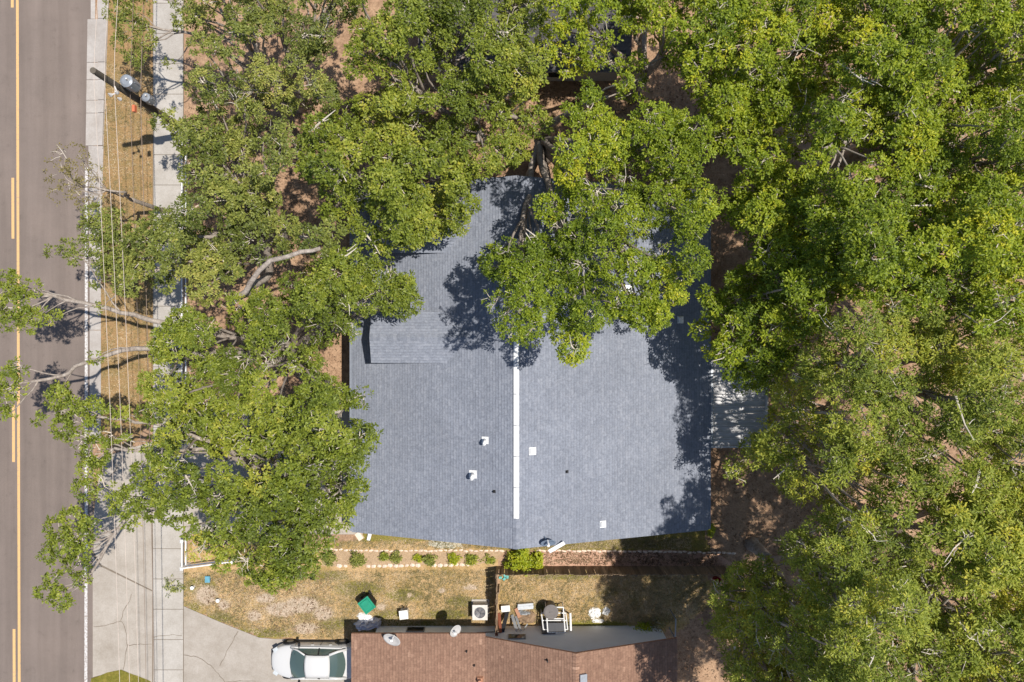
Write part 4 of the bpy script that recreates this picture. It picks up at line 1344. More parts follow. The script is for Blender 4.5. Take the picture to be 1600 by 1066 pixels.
def leaf_mesh(name, org, centers, axes, tints, per, length, width, mat, spread=1.0, seed=1):
    """rosettes of two-triangle leaves; centers (n,3), axes (n,3) point out of the crown"""
    g = np.random.default_rng(seed)
    n = len(centers)
    ax = unit(axes)
    ref = np.where(np.abs(ax[:, 2:3]) < .9, np.array([[0, 0, 1.0]]), np.array([[1.0, 0, 0]]))
    u = unit(np.cross(ax, ref)); w = np.cross(ax, u)
    ph = g.random((n, per)) * .9 + np.arange(per)[None] * (2 * math.pi / per * 1.618) + g.random((n, 1)) * 6.28
    el = g.normal(.35, .38, (n, per))
    d = (np.cos(ph) * np.cos(el))[..., None] * u[:, None] + (np.sin(ph) * np.cos(el))[..., None] * w[:, None] + np.sin(el)[..., None] * ax[:, None]
    d = unit(d)
    tang = unit(-np.sin(ph)[..., None] * u[:, None] + np.cos(ph)[..., None] * w[:, None] + g.normal(0, .45, (n, per, 1)) * ax[:, None])
    nr = np.cross(d, tang)
    L = length * g.uniform(.65, 1.25, (n, per, 1)); W = width * g.uniform(.7, 1.3, (n, per, 1))
    base = centers[:, None] + d * (L * g.uniform(.1, .55, (n, per, 1)) * spread) + g.normal(0, .25, (n, per, 3)) * length
    droop = np.array([0, 0, -1.0]) * (L * .15)
    v0 = base
    v1 = base + d * L * .5 + tang * W * .5 + nr * W * .12
    v2 = base + d * L + droop
    v3 = base + d * L * .5 - tang * W * .5 + nr * W * .12
    V = np.stack([v0, v1, v2, v3], axis=2).reshape(-1, 3) - np.asarray(org)[None]
    nl = n * per
    idx = np.arange(nl)[:, None] * 4
    F = (idx + np.array([[0, 1, 2, 0, 2, 3]])).reshape(-1)
    me = bpy.data.meshes.new(name)
    me.vertices.add(nl * 4)
    me.vertices.foreach_set('co', V.astype(np.float32).ravel())
    me.loops.add(nl * 6)
    me.loops.foreach_set('vertex_index', F.astype(np.int32))
    me.polygons.add(nl * 2)
    me.polygons.foreach_set('loop_start', (np.arange(nl * 2) * 3).astype(np.int32))
    t = (tints[:, None] + g.normal(0, .13, (n, per))).clip(0, 1).reshape(-1)
    at = me.attributes.new('tint', 'FLOAT', 'FACE')
    at.data.foreach_set('value', np.repeat(t, 2).astype(np.float32))
    me.materials.append(mat)
    me.update(calc_edges=True)
    return me

def twig_mesh(name, org, A, B, C, r0, r1, mat):
    """three-sided bent twigs A->B->C"""
    n = len(A)
    P3 = np.stack([A, B, C], 1) - np.asarray(org)[None, None]
    d = unit(C - A)
    ref = np.where(np.abs(d[:, 2:3]) < .9, np.array([[0, 0, 1.0]]), np.array([[1.0, 0, 0]]))
    u = unit(np.cross(d, ref)); w = np.cross(d, u)
    rad = np.stack([r0, (r0 + r1) * .55, r1], 1)
    rings = []
    for k in range(3):
        a = 2 * math.pi * k / 3
        rings.append(P3 + (math.cos(a) * u + math.sin(a) * w)[:, None] * rad[..., None])
    V = np.stack(rings, 2).reshape(-1, 3)           # n,3stations,3sides
    f = []
    for s_ in range(2):
        for k in range(3):
            k2 = (k + 1) % 3
            f.append([s_ * 3 + k, s_ * 3 + k2, s_ * 3 + 3 + k2, s_ * 3 + 3 + k])
    F = (np.arange(n)[:, None, None] * 9 + np.array(f)[None]).reshape(-1)
    nf = n * 6
    me = bpy.data.meshes.new(name)
    me.vertices.add(n * 9); me.vertices.foreach_set('co', V.astype(np.float32).ravel())
    me.loops.add(nf * 4); me.loops.foreach_set('vertex_index', F.astype(np.int32))
    me.polygons.add(nf); me.polygons.foreach_set('loop_start', (np.arange(nf) * 4).astype(np.int32))
    me.materials.append(mat)
    me.update(calc_edges=True)
    return me

def bez(a, b, c, n):
    return [a * (1 - t) ** 2 + b * 2 * t * (1 - t) + c * t * t for t in [i / n for i in range(n + 1)]]

SPEC = {   # rosettes per pad, leaves per rosette, leaf length, leaf width, material
    'oak': (90, 13, .130, .074, 'leaf_oak'),
    'dull': (78, 13, .126, .070, 'leaf_dull'),
    'bright': (90, 13, .134, .074, 'leaf_bright'),
    'olive': (88, 13, .150, .054, 'leaf_olive'),
    'dry': (40, 8, .10, .055, 'leaf_dry'),
}

YEL = {'olive': .07, 'bright': .05, 'oak': .03, 'dull': .05}
def make_tree(name, label, base_px, polys, spec, seed, h0, dh=1.9, holes=(), pads=(), fork=2.6, spacing=24.5, trunk_r=.26, hfun=None, drop=.11, nlimb=7, fork_px=None, group=None, under=.75, rpad=(.36, .82), limbs=()):
    r = random.Random(seed); g = np.random.default_rng(seed)
    base = P(*base_px)
    t = thing(name, label, 'tree', (base.x, base.y, 0), group)
    spacing *= 1.13
    padl = []                      # (Vector, radius, density, tintshift)
    for poly in polys:
        xs = [p[0] for p in poly]; ys = [p[1] for p in poly]
        pts = []
        area = (max(xs) - min(xs)) * (max(ys) - min(ys))
        for _ in range(int(area / spacing ** 2 * 14)):
            x, y = r.uniform(min(xs), max(xs)), r.uniform(min(ys), max(ys))
            if not inpoly(x, y, poly): continue
            if any(math.hypot(x - hx, y - hy) < hr for hx, hy, hr in holes): continue
            if any((x - a) ** 2 + (y - b) ** 2 < spacing ** 2 for a, b in pts): continue
            pts.append((x, y))
        for x, y in pts:
            lo = vnoise(x / 62 + seed, y / 62 + 3.7)
            if vnoise(x / 27 + 9.1, y / 27 + seed) < .08 + drop * 1.9 and r.random() < .9:
                if under > .8 and r.random() < .7:
                    padl.append((P(x, y, max(2.2, h0 - r.uniform(3.5, 5.5))), r.uniform(.6, .9), .6, -.1))
                continue
            h = (hfun(x, y) if hfun else h0) + dh * (lo - .5) * 2.2 + r.uniform(-.7, .7)
            rr_ = min(r.uniform(*rpad), .34 + edged(x, y, poly) / 40 * r.uniform(.7, 1.2), .36 + min([math.hypot(x - hx, y - hy) - hr for hx, hy, hr in holes] or [99]) / 40)
            padl.append((P(x, y, h), rr_, 1.0, (vnoise(x / 45, y / 45 + seed) - .5) * .75))
            for _u in range(2 if r.random() < under - 1 else (1 if r.random() < under else 0)):
                x2, y2 = x + r.uniform(-20, 20), y + r.uniform(-20, 20)
                if not any(math.hypot(x2 - hx, y2 - hy) < hr for hx, hy, hr in holes) and inpoly(x2, y2, poly):
                    padl.append((P(x2, y2, max(2.2, h - r.uniform(1.3, 4.2))), r.uniform(.5, .85), .6, -.10))
    nauto = len(padl)
    for q in pads:
        x, y, h, rr = q[:4]
        padl.append((P(x, y, h), rr, q[4] if len(q) > 4 else .8, r.uniform(-.15, .15)))
    # trunk and limbs
    fp = P(*fork_px, fork) if fork_px else Vector((base.x + r.uniform(-.4, .4), base.y + r.uniform(-.4, .4), fork))
    m = MB()
    m.tube(bez(Vector((base.x, base.y, -.1)), Vector((base.x, base.y, fork * .5)), fp, 5), [trunk_r * 1.5, trunk_r * 1.15, trunk_r * 1.02, trunk_r * .97, trunk_r * .93, trunk_r * .9], 10)
    trunk = m.build('trunk', M['bark'], t, smooth=True)
    brm = MB()
    epaths = []
    for L_ in limbs:
        pts = [fp] + [P(*q[:3]) for q in L_]
        dense = [pts[0]]
        for a_, b_ in zip(pts[:-1], pts[1:]):
            n_ = max(2, int((b_ - a_).length / .45))
            for j in range(1, n_ + 1):
                w_ = Vector((r.uniform(-.07, .07), r.uniform(-.07, .07), r.uniform(-.07, .07)))
                dense.append(a_.lerp(b_, j / n_) + (w_ if j < n_ else w_ * .3))
        lr = L_[0][3]
        m = MB(); m.tube(dense, [lr * (1 - .70 * a_ / len(dense)) for a_ in range(len(dense))], 8)
        m.build('limb', M['bark'], trunk, smooth=True)
        epaths.append(dense)
    def branch(st, e, r0):
        md = st.lerp(e, .5) + Vector((r.uniform(-.3, .3), r.uniform(-.3, .3), r.uniform(-.2, .3)))
        n_ = max(3, min(7, int((e - st).length / .4)))
        pp = bez(st, md, e, n_)
        pp = [q + Vector((r.uniform(-.06, .06), r.uniform(-.06, .06), r.uniform(-.05, .05))) if 0 < a_ < n_ else q for a_, q in enumerate(pp)]
        brm.tube(pp, [r0 * (1 - .62 * a_ / n_) for a_ in range(n_ + 1)], 5)
    if epaths:
        flat = [(i_, j_, q) for i_, e_ in enumerate(epaths) for j_, q in enumerate(e_) if j_ > len(e_) * .35]
        for p, rr, dn, _ in padl[nauto:]:
            i_, j_, q = min(flat, key=lambda z: (z[2] - p).length)
            q = epaths[i_][max(0, j_ - 3)]
            branch(q, p + Vector((0, 0, -.1)), .022 + .010 * min(3, (q - p).length))
    else:
        nauto = len(padl)
    XY = np.array([[p.x, p.y] for p, *_ in padl[:nauto]]).reshape(-1, 2)
    k = min(nlimb, max(1, nauto // 4)) if nauto else 0
    cen = XY[g.choice(len(XY), k, replace=False)] if k else []
    for _ in range(8 if k else 0):
        lab = ((XY[:, None] - cen[None]) ** 2).sum(-1).argmin(1)
        cen = np.array([XY[lab == i].mean(0) if (lab == i).any() else cen[i] for i in range(k)])
    for i in range(k):
        mem = [padl[j] for j in range(nauto) if lab[j] == i]
        if not mem: continue
        zc = sum(p.z for p, *_ in mem) / len(mem)
        end = Vector((cen[i][0], cen[i][1], zc - .7))
        mid = fp.lerp(end, .45) + Vector((r.uniform(-.8, .8), r.uniform(-.8, .8), r.uniform(.1, 1.0)))
        path = bez(fp, mid, end, 9)
        path = [p + Vector((r.uniform(-.1, .1), r.uniform(-.1, .1), r.uniform(-.1, .1))) if 0 < a < 9 else p for a, p in enumerate(path)]
        lr = trunk_r * r.uniform(.55, .75)
        m = MB(); m.tube(path, [lr * (1 - .72 * a / 9) for a in range(10)], 7)
        m.build('limb', M['bark'], trunk, smooth=True)
        for p, rr, dn, _ in mem:
            st = path[r.randint(5, 9)]
            if p.z - st.z < .1: st = path[6]
            e = p + Vector((0, 0, -.12))
            md = st.lerp(e, .5) + Vector((r.uniform(-.35, .35), r.uniform(-.35, .35), r.uniform(-.25, .25)))
            L = (e - st).length
            n_ = max(3, min(7, int(L / .5)))
            pp = bez(st, md, e, n_)
            pp = [q + Vector((r.uniform(-.06, .06), r.uniform(-.06, .06), r.uniform(-.05, .05))) if 0 < a < n_ else q for a, q in enumerate(pp)]
            b0_ = .03 + .012 * min(4, L)
            brm.tube(pp, [b0_ * (1 - .62 * a / n_) for a in range(n_ + 1)], 5)
    brm.build('branches', M['bark'], t, smooth=True, kind='stuff')
    # rosettes and twigs
    nros, per, ll, lw, mat = SPEC[spec]
    vs_ = r.uniform(.86, 1.16); ll *= vs_; lw *= vs_; nros = int(nros / vs_ ** 1.3); tsh = r.uniform(-.10, .10)
    C, A, T = [], [], []
    ta, tb, tc_ = [], [], []
    for p, rr, dn, ts in padl:
        bare = r.random() < .11
        n_ = max(4, int(nros * dn * (rr / .75) ** 2 * (.35 if bare else r.uniform(.8, 1.15))))
        th = g.random(n_) * 2 * math.pi
        cz = g.uniform(-.25, 1.0, n_)
        rad = g.uniform(.7, 1.06, n_)
        sq = np.sqrt(np.maximum(0, 1 - np.clip(cz, -1, 1) ** 2))
        off = np.stack([rr * sq * np.cos(th) * rad, rr * sq * np.sin(th) * rad, rr * .72 * cz * rad], 1)
        pc = np.array(p)[None]
        C.append(pc + off)
        A.append(unit(off / rr) * .75 + np.array([[0, 0, .75]]) + g.normal(0, .25, (n_, 3)))
        T.append(np.full(n_, .40 + ts + tsh) + g.normal(0, .15, n_) + (.30 if r.random() < YEL.get(spec, .03) else 0))
        nt = n_ // 8 + (8 if bare else 0)
        sel = g.choice(n_, min(nt, n_), replace=False)
        e = pc + off[sel] * g.uniform(.9, 1.3, (len(sel), 1)) + (np.array([[0, 0, .14]]) if bare else 0)
        s_ = np.repeat(pc, len(sel), 0) + np.array([[0, 0, -.12]]) + off[sel] * g.uniform(.0, .5, (len(sel), 1)) + g.normal(0, .16, (len(sel), 3)) * rr
        ta.append(s_); tc_.append(e); tb.append((s_ + e) / 2 + g.normal(0, .08, e.shape))
    C = np.concatenate(C); A = np.concatenate(A); T = np.concatenate(T)
    me = leaf_mesh('crown', ORG[t.name], C, A, T, per, ll, lw, M[mat], seed=seed)
    add_obj('crown', me, None, t, kind='stuff')
    ta, tb, tc_ = map(np.concatenate, (ta, tb, tc_))
    db = MB()
    for p, rr, dn, ts in padl[:nauto]:
        if r.random() < .06:
            a_ = r.uniform(0, 6.28); L_ = r.uniform(.5, 1.3)
            q0 = p + Vector((0, 0, rr * .25)); dv = Vector((math.cos(a_), math.sin(a_), r.uniform(.1, .5))) * L_
            sd_ = Vector((-dv.y, dv.x, 0)) * r.uniform(-.3, .3)
            w0 = r.uniform(.025, .06)
            db.tube([q0 - dv * .4, q0 + sd_ * .5, q0 + dv * .5 + sd_, q0 + dv + sd_ * .6], [w0, w0 * .8, w0 * .55, w0 * .25], 5)
            for _k in range(r.randint(1, 3)):
                e_ = q0 + dv * r.uniform(.3, .9); f_ = Vector((r.uniform(-.4, .4), r.uniform(-.4, .4), r.uniform(.05, .35)))
                db.tube([e_, e_ + f_ * .5 + Vector((r.uniform(-.06, .06), r.uniform(-.06, .06), 0)), e_ + f_], [w0 * .4, w0 * .3, w0 * .15], 4)
    if db.v:
        db.build('dead_branches', M['twig'], t, kind='stuff')
    nn = len(ta)
    me = twig_mesh('twigs', ORG[t.name], ta, tb, tc_, g.uniform(.014, .034, nn), g.uniform(.007, .012, nn), M['twig'])
    add_obj('twigs', me, None, t, kind='stuff')
    return t, len(C) * per

def hright(x, y):
    return max(6.0, min(13.5, 7.0 + (x - 1120) * .030))

TREES = 0
def T(*a, **k):
    global TREES
    t, n = make_tree(*a, **k)
    TREES += n
    return t
GRP = 'shade trees round the houses'
T('oak_tree', 'broad oak filling the front yard left of the blue roof, above the lawn', (478, 745),
  [[(238, 640), (300, 625), (400, 640), (500, 625), (585, 620), (592, 645), (572, 680), (555, 705), (578, 740), (560, 785), (542, 825), (515, 845), (500, 870), (475, 895), (440, 918), (405, 908), (372, 882), (310, 878), (290, 845), (280, 790), (262, 740), (238, 700)]],
  'oak', 101, 9.6, holes=((322, 708, 22), (355, 722, 18), (300, 650, 10), (385, 735, 9)), spacing=23,
  pads=[(88, 622, 8, .5, .9), (108, 640, 8, .6), (126, 655, 8, .6), (148, 640, 8.3, .5), (100, 668, 7.8, .5), (128, 690, 8, .6), (150, 705, 8, .65), (142, 735, 7.8, .6), (160, 760, 8, .55), (132, 765, 8, .5), (62, 650, 7.8, .35, .6), (185, 650, 8.2, .5, .6), (172, 680, 8, .5, .5),
        (92, 826, 8, .55), (115, 812, 8.2, .55), (128, 842, 8, .6), (100, 856, 7.9, .65), (78, 865, 7.8, .45), (122, 880, 8, .55), (85, 905, 7.6, .4), (72, 925, 7.5, .45), (97, 935, 7.4, .5), (130, 905, 7.6, .35, .6), (140, 820, 8.2, .45),
        (192, 790, 8.6, .55, .7), (215, 770, 8.6, .6, .8), (240, 790, 8.6, .6, .8), (262, 800, 8.6, .5, .8), (205, 815, 8.4, .4, .6), (178, 770, 8.4, .5, .6), (222, 740, 8.6, .55, .7), (255, 755, 8.8, .7), (250, 715, 8.8, .7), (208, 690, 8.4, .5, .5), ], nlimb=10, trunk_r=.34, limbs=[[(330, 690, 7.5, .14), (230, 660, 8.0), (180, 655, 8.0), (140, 650, 8.0), (95, 630, 7.9)], [(330, 700, 7.5, .13), (230, 705, 8.2), (180, 700, 8), (145, 725, 7.8), (138, 765, 7.8)], [(340, 760, 7.5, .15), (255, 785, 8.2), (205, 803, 8.0), (178, 835, 7.8), (158, 872, 7.6), (140, 900, 7.4), (100, 925, 7.3)], [(205, 803, 8.0, .07), (178, 835, 7.8), (140, 850, 7.9), (100, 845, 7.8)], [(340, 750, 7.6, .12), (262, 745, 8.4), (225, 765, 8.4)]], group=GRP)
T('oak_tree', 'spreading oak with long limbs reaching over the road', (470, 545),
  [[(225, 525), (262, 505), (300, 480), (360, 470), (430, 455), (480, 410), (555, 395), (625, 425), (648, 468), (605, 493), (560, 488), (548, 560), (588, 600), (585, 625), (500, 628), (400, 642), (300, 628), (235, 640), (228, 600), (245, 570)]],
  'oak', 202, 9.7, holes=((292, 545, 8), (297, 590, 15), (262, 470, 16), (440, 545, 7), (495, 560, 7)), spacing=23,
  pads=[(590, 452, 9.6, .6, 1), (612, 472, 9.5, .55, 1), (572, 470, 9.6, .6, 1), (560, 440, 9.8, .6, 1), (630, 455, 9.5, .5, 1), (590, 430, 9.8, .6, 1), (12, 455, 8, .55), (28, 478, 8, .7), (45, 500, 7.8, .55), (8, 500, 7.8, .5), (50, 450, 8.2, .4), (88, 495, 7.2, .38, .6), (60, 495, 7.6, .45), (14, 435, 8, .45), (10, 588, 7.8, .6), (25, 605, 7.8, .5), (5, 625, 7.6, .5), (30, 575, 7.9, .4), (10, 650, 7.5, .35, .6), (95, 610, 7.4, .4, .6), (150, 560, 7.9, .35, .5), (235, 640, 8.6, .6), (232, 600, 8.6, .5)], nlimb=9, trunk_r=.36, limbs=[[(520, 500, 8.0, .13), (560, 470, 8.8), (600, 458, 9.2)], [(330, 520, 7.2, .19), (225, 497, 7.7), (190, 489, 7.6), (150, 477, 7.6), (105, 470, 7.7), (60, 457, 7.8), (25, 468, 7.9)], [(190, 489, 7.6, .07), (165, 455, 7.6), (140, 415, 7.6), (120, 400, 7.7)], [(330, 555, 7.2, .18), (230, 545, 7.6), (190, 548, 7.6), (150, 564, 7.6), (118, 573, 7.6), (100, 586, 7.6), (40, 598, 7.7), (10, 605, 7.7)], [(330, 580, 7.2, .12), (240, 620, 8.2)]], group=GRP)
T('oak_tree', 'oak with thick bare pale limb between the sidewalk and the front yard', (440, 372),
  [[(290, 190), (310, 170), (355, 155), (430, 190), (478, 225), (468, 262), (432, 262), (425, 300), (455, 345), (520, 350), (548, 385), (480, 412), (430, 395), (385, 440), (325, 468), (262, 452), (240, 450), (215, 425), (205, 380), (240, 345), (285, 310), (282, 250)]],
  'dull', 303, 9.0, holes=((448, 300, 28), (268, 335, 13), (278, 300, 8), (262, 250, 14), (470, 195, 15), (395, 405, 12)), spacing=23.5,
  pads=[(148, 340, 8, .55), (165, 360, 8, .7, 1), (150, 378, 8, .7, 1), (215, 370, 8.4, .7), (220, 405, 8.5, .7), (180, 425, 8.2, .6), (140, 360, 7.8, .5), (175, 390, 8.2, .65), (195, 410, 8.4, .6), (165, 410, 8, .5), (200, 440, 8.4, .6), (185, 345, 8.2, .55), (78, 392, 7.6, .25), (105, 388, 7.8, .4), (118, 402, 7.8, .35), (150, 440, 7.8, .3, .6), (160, 480, 7.6, .3, .5), (268, 185, 7.0, .45), (252, 192, 6.6, .4), (280, 205, 7.2, .4)], nlimb=9, trunk_r=.30, group=GRP, limbs=[[(330, 370, 7.4, .13), (230, 380, 8.0), (180, 375, 8.0), (150, 365, 7.9)], [(330, 400, 7.4, .10), (220, 430, 8.1), (170, 420, 7.8), (125, 395, 7.7), (85, 390, 7.6)], [(330, 230, 7.4, .10), (275, 195, 7.0)], [(420, 430, 7.0, .24), (362, 474, 10.3), (392, 442, 10.9), (424, 406, 11.2), (470, 394, 11.3), (500, 388, 11.2)]])
T('dry_branch_tree', 'thin half-bare tree with yellowing leaves overhanging the kerb', (256, 330),
  [], 'dry', 404, 7, pads=[(100, 245, 7.8, .55), (120, 240, 7.8, .5), (88, 268, 7.6, .55), (105, 285, 7.5, .6), (125, 265, 7.4, .6), (140, 290, 7.2, .6), (95, 305, 7.3, .5), (120, 310, 7.2, .55), (150, 268, 7.0, .4), (140, 325, 6.8, .5), (160, 310, 6.6, .4), (100, 262, 7.4, .4)], nlimb=3, trunk_r=.11, fork=3.2, group=GRP, limbs=[[(195, 300, 6.2, .07), (165, 297, 6.8), (130, 292, 7.1), (105, 280, 7.3), (95, 255, 7.5)], [(165, 297, 6.8, .04), (150, 315, 6.8), (120, 312, 7.0)], [(165, 297, 6.8, .04), (150, 270, 7.0), (125, 255, 7.4)]])
T('oak_tree', 'dusty green oak overhanging the sidewalk in the top left corner', (470, 165),
  [[(300, -40), (560, -40), (545, 25), (515, 60), (505, 120), (525, 150), (470, 170), (405, 185), (350, 150), (315, 135), (308, 95), (298, 50), (296, 10)]],
  'dull', 505, 9.2, holes=((302, 105, 14), (345, 20, 9), (380, 120, 9), (430, 60, 8), (530, 72, 22), (540, 110, 16), (268, 120, 18), (262, 8, 20), (255, 45, 17), (258, -22, 20), (300, 150, 14)), spacing=23.5,
  pads=[(180, 15, 6.5, .6), (200, 42, 6.5, .6), (190, 68, 6.2, .45), (214, 18, 6.5, .6), (214, 92, 6, .5), (228, 62, 6.3, .55), (288, 32, 7, .5), (284, 4, 7, .45), (228, -12, 7, .6), (195, -16, 7, .6), (268, 98, 5.6, .35, .4)], limbs=[[(320, 60, 6.2, .11), (270, 48, 6.3), (225, 38, 6.3), (188, 32, 6.4)], [(320, 30, 6.6, .08), (270, 0, 6.8), (215, -10, 6.9)]], nlimb=9, trunk_r=.32, group=GRP)
T('oak_tree', 'oak leaning over the upper left corner of the blue roof', (585, 283),
  [[(478, 215), (500, 175), (560, 160), (640, 145), (680, 190), (700, 240), (735, 262), (738, 330), (715, 358), (684, 348), (672, 382), (640, 372), (600, 388), (565, 392), (548, 350), (505, 330), (485, 285)]],
  'oak', 606, 9.8, holes=((510, 235, 18),  (640, 210, 12), (690, 285, 15), (610, 335, 12), (660, 235, 9)), pads=[(716, 285, 9.6, .5), (720, 315, 9.5, .5), (712, 342, 9.2, .45), (640, 368, 9.2, .5), (602, 380, 9.2, .5), (665, 352, 9.4, .5), (575, 372, 9.2, .5), (730, 262, 9.6, .4)], spacing=23.5, nlimb=8, trunk_r=.30, group=GRP, drop=.04)
T('oak_tree', 'oak in front of the charcoal roof at the top', (718, 205),
  [[(555, -40), (855, -40), (838, 30), (842, 100), (872, 160), (880, 200), (838, 218), (800, 262), (760, 268), (712, 240), (690, 190), (650, 150), (620, 160), (585, 130), (550, 120), (548, 40)]],
  'oak', 707, 10.2, holes=((675, 42, 17), (688, 98, 20), (735, 90, 17), (722, 45, 10), (690, 165, 18), (722, 195, 11), (770, 170, 8), (640, 60, 8), (560, 70, 10), (825, 175, 10), (745, 20, 9), (800, 100, 9)), spacing=23.5, nlimb=9, trunk_r=.32, group=GRP)
T('oak_tree', 'large oak growing over the ridge of the blue roof', (850, 246),
  [[(880, 185), (920, 140), (1000, 120), (1060, 135), (1098, 190), (1110, 262), (1100, 300), (1020, 306), (960, 300), (890, 312), (872, 270)],
   [(828, 322), (900, 300), (960, 300), (1050, 300), (1124, 312), (1118, 385), (1095, 415), (1070, 425), (1062, 480), (1045, 500), (1018, 512), (992, 500), (978, 472), (945, 495), (940, 520), (900, 555), (882, 562), (882, 530), (850, 522), (800, 528), (768, 508), (757, 460), (764, 412), (792, 372), (815, 345)]],
  'bright', 808, 11.3, dh=1.4, holes=((1012, 322, 15), (1042, 330, 12), (980, 447, 16), (912, 450, 15), (865, 300, 14), (858, 375, 9), (1040, 350, 9), (1066, 385, 10), (935, 335, 7), (820, 500, 5), (950, 410, 7)), pads=[(892, 545, 10.6, .5), (905, 528, 10.8, .5), (880, 515, 11, .55), (1003, 497, 10.8, .5), (1030, 488, 11, .5), (1055, 462, 11, .45), (790, 500, 11.2, .55), (775, 470, 11.2, .5)], spacing=23, nlimb=11, trunk_r=.34, group=GRP, under=.4)
T('oak_tree', 'oak at the top centre right of the charcoal roof', (990, 150),
  [[(860, -40), (1100, -40), (1080, 50), (1085, 105), (1040, 118), (985, 112), (1000, 60), (980, 40), (930, 60), (905, 40), (870, 20)]],
  'bright', 909, 10.2, holes=((1010, 75, 14), (945, 90, 18), (880, 70, 22), (1075, 115, 10)), spacing=24.5, nlimb=6, trunk_r=.28, group=GRP,
  pads=[(905, 100, 8.5, .5, .6), (885, 115, 8.5, .4, .5), (900, 62, 9.4, .6, .7), (928, 85, 9.2, .55, .6), (868, 38, 9.6, .6, .8), (945, 52, 9.5, .6, .7), (960, 95, 9, .55, .7), (905, 22, 9.8, .65, .9), (850, 75, 9.2, .5, .7), (872, 85, 9, .4, .5)])
T('oak_tree', 'bright oak in the upper right, left of the thick leaning trunk', (1108, 205),
  [[(1100, -40), (1335, -40), (1325, 70), (1290, 150), (1240, 235), (1225, 258), (1160, 265), (1115, 235), (1095, 160), (1082, 105), (1085, 50)]],
  'bright', 1010, 10.8, dh=1.8, holes=((1100, 115, 12), (1260, 205, 20), (1245, 20, 12), (1130, 265, 14)), spacing=24.5, nlimb=9, trunk_r=.34, group=GRP, drop=.03, under=1.5)
T('oak_tree', 'big oak with thick leaning trunk in the top right corner', (1272, 280),
  [[(1335, -40), (1660, -40), (1660, 260), (1560, 290), (1450, 300), (1385, 330), (1300, 300), (1262, 255), (1300, 160), (1325, 75)]],
  'bright', 1111, 12.2, dh=1.9, holes=((1300, 262, 16), (1325, 250, 26), (1350, 238, 26), (1370, 225, 16), (1400, 175, 16), (1455, 55, 14), (1480, 30, 10), (1300, 290, 10)), fork=7.5, fork_px=(1380, 222), spacing=25, nlimb=12, trunk_r=.50, group=GRP, drop=.03, under=1.5)
T('oak_tree', 'oak crowding the east eave of the blue roof above the patio cover', (1165, 440),
  [[(1128, 300), (1180, 268), (1262, 262), (1300, 322), (1335, 385), (1320, 440), (1285, 470), (1252, 540), (1200, 600), (1165, 598), (1122, 565), (1090, 515), (1102, 462), (1140, 440), (1175, 395), (1190, 350), (1150, 345)]],
  'bright', 1212, 9, hfun=lambda x, y: hright(x, y) + .2, holes=((1312, 335, 20), (1140, 300, 12), (1160, 400, 26), (1170, 360, 12), (1285, 515, 10)), spacing=23.5, nlimb=9, trunk_r=.28, group=GRP, drop=.03, under=1.5)
T('oak_tree', 'yellow-tinged oak at the middle of the right edge', (1345, 425),
  [[(1305, 325), (1385, 330), (1455, 300), (1560, 290), (1660, 262), (1660, 545), (1560, 505), (1520, 510), (1480, 480), (1400, 478), (1340, 465), (1325, 430), (1338, 385)]],
  'bright', 1313, 11.8, dh=1.9, hfun=lambda x, y: hright(x, y) - .3, holes=((1500, 485, 16), (1375, 455, 12), (1440, 425, 9)), spacing=25, nlimb=10, trunk_r=.34, group=GRP, drop=.03, under=1.5)
T('laurel_oak', 'olive-green tree right of the metal patio cover', (1288, 585),
  [[(1300, 500), (1345, 475), (1440, 480), (1560, 508), (1660, 548), (1660, 785), (1540, 762), (1440, 742), (1345, 690), (1235, 650), (1215, 630), (1235, 560), (1280, 545)]],
  'olive', 1414, 11, dh=1.8, hfun=lambda x, y: hright(x, y) - .5, holes=((1470, 615, 16), (1225, 590, 18), (1250, 520, 12), (1430, 690, 12), (1318, 640, 15), (1365, 628, 12), (1300, 600, 12), (1345, 585, 12), (1395, 655, 12)), spacing=24.5, nlimb=11, trunk_r=.34, group=GRP, drop=.07, under=.8)
T('laurel_oak', 'low shaded tree below the metal patio cover', (1205, 655),
  [[(1120, 735), (1165, 705), (1200, 650), (1300, 660), (1350, 695), (1440, 742), (1425, 800), (1370, 830), (1300, 795), (1240, 770), (1225, 735), (1180, 740), (1140, 770)]],
  'olive', 1515, 7, dh=1.6, hfun=lambda x, y: hright(x, y) - 1.6, holes=((1350, 795, 12), (1260, 720, 10), (1200, 755, 14)), spacing=24.5, nlimb=7, trunk_r=.22, group=GRP, drop=.10, under=1.2)
T('laurel_oak', 'yellow-flecked tree at the bottom right of the wooden fence', (1175, 850),
  [[(1112, 965), (1130, 905), (1175, 885), (1225, 875), (1240, 845), (1290, 800), (1370, 835), (1440, 860), (1430, 960), (1402, 1000), (1400, 1230), (1180, 1230), (1140, 1015)]],
  'olive', 1616, 10, dh=1.7, hfun=lambda x, y: (7.0 if x < 1230 else hright(x, y)) if y < 930 else min(hright(x, y) + 2.0, 7.2 + (y - 930) * .035 + max(0, x - 1150) * .03), holes=((1215, 895, 14), (1150, 1040, 8), (1390, 1010, 14), (1335, 800, 12)), spacing=23.5, nlimb=10, trunk_r=.30, group=GRP, drop=.03, under=1.5)
T('laurel_oak', 'feathery grey-olive tree in the bottom right corner', (1345, 800),
  [[(1440, 748), (1540, 765), (1660, 785), (1660, 1230), (1405, 1230), (1415, 1005), (1440, 945), (1452, 860)]],
  'olive', 1717, 12, dh=1.8, hfun=lambda x, y: hright(x, y) - .2, holes=((1475, 940, 16), (1420, 900, 10), (1450, 1030, 14)), spacing=24.5, nlimb=10, trunk_r=.34, group=GRP, drop=.03, under=1.5)

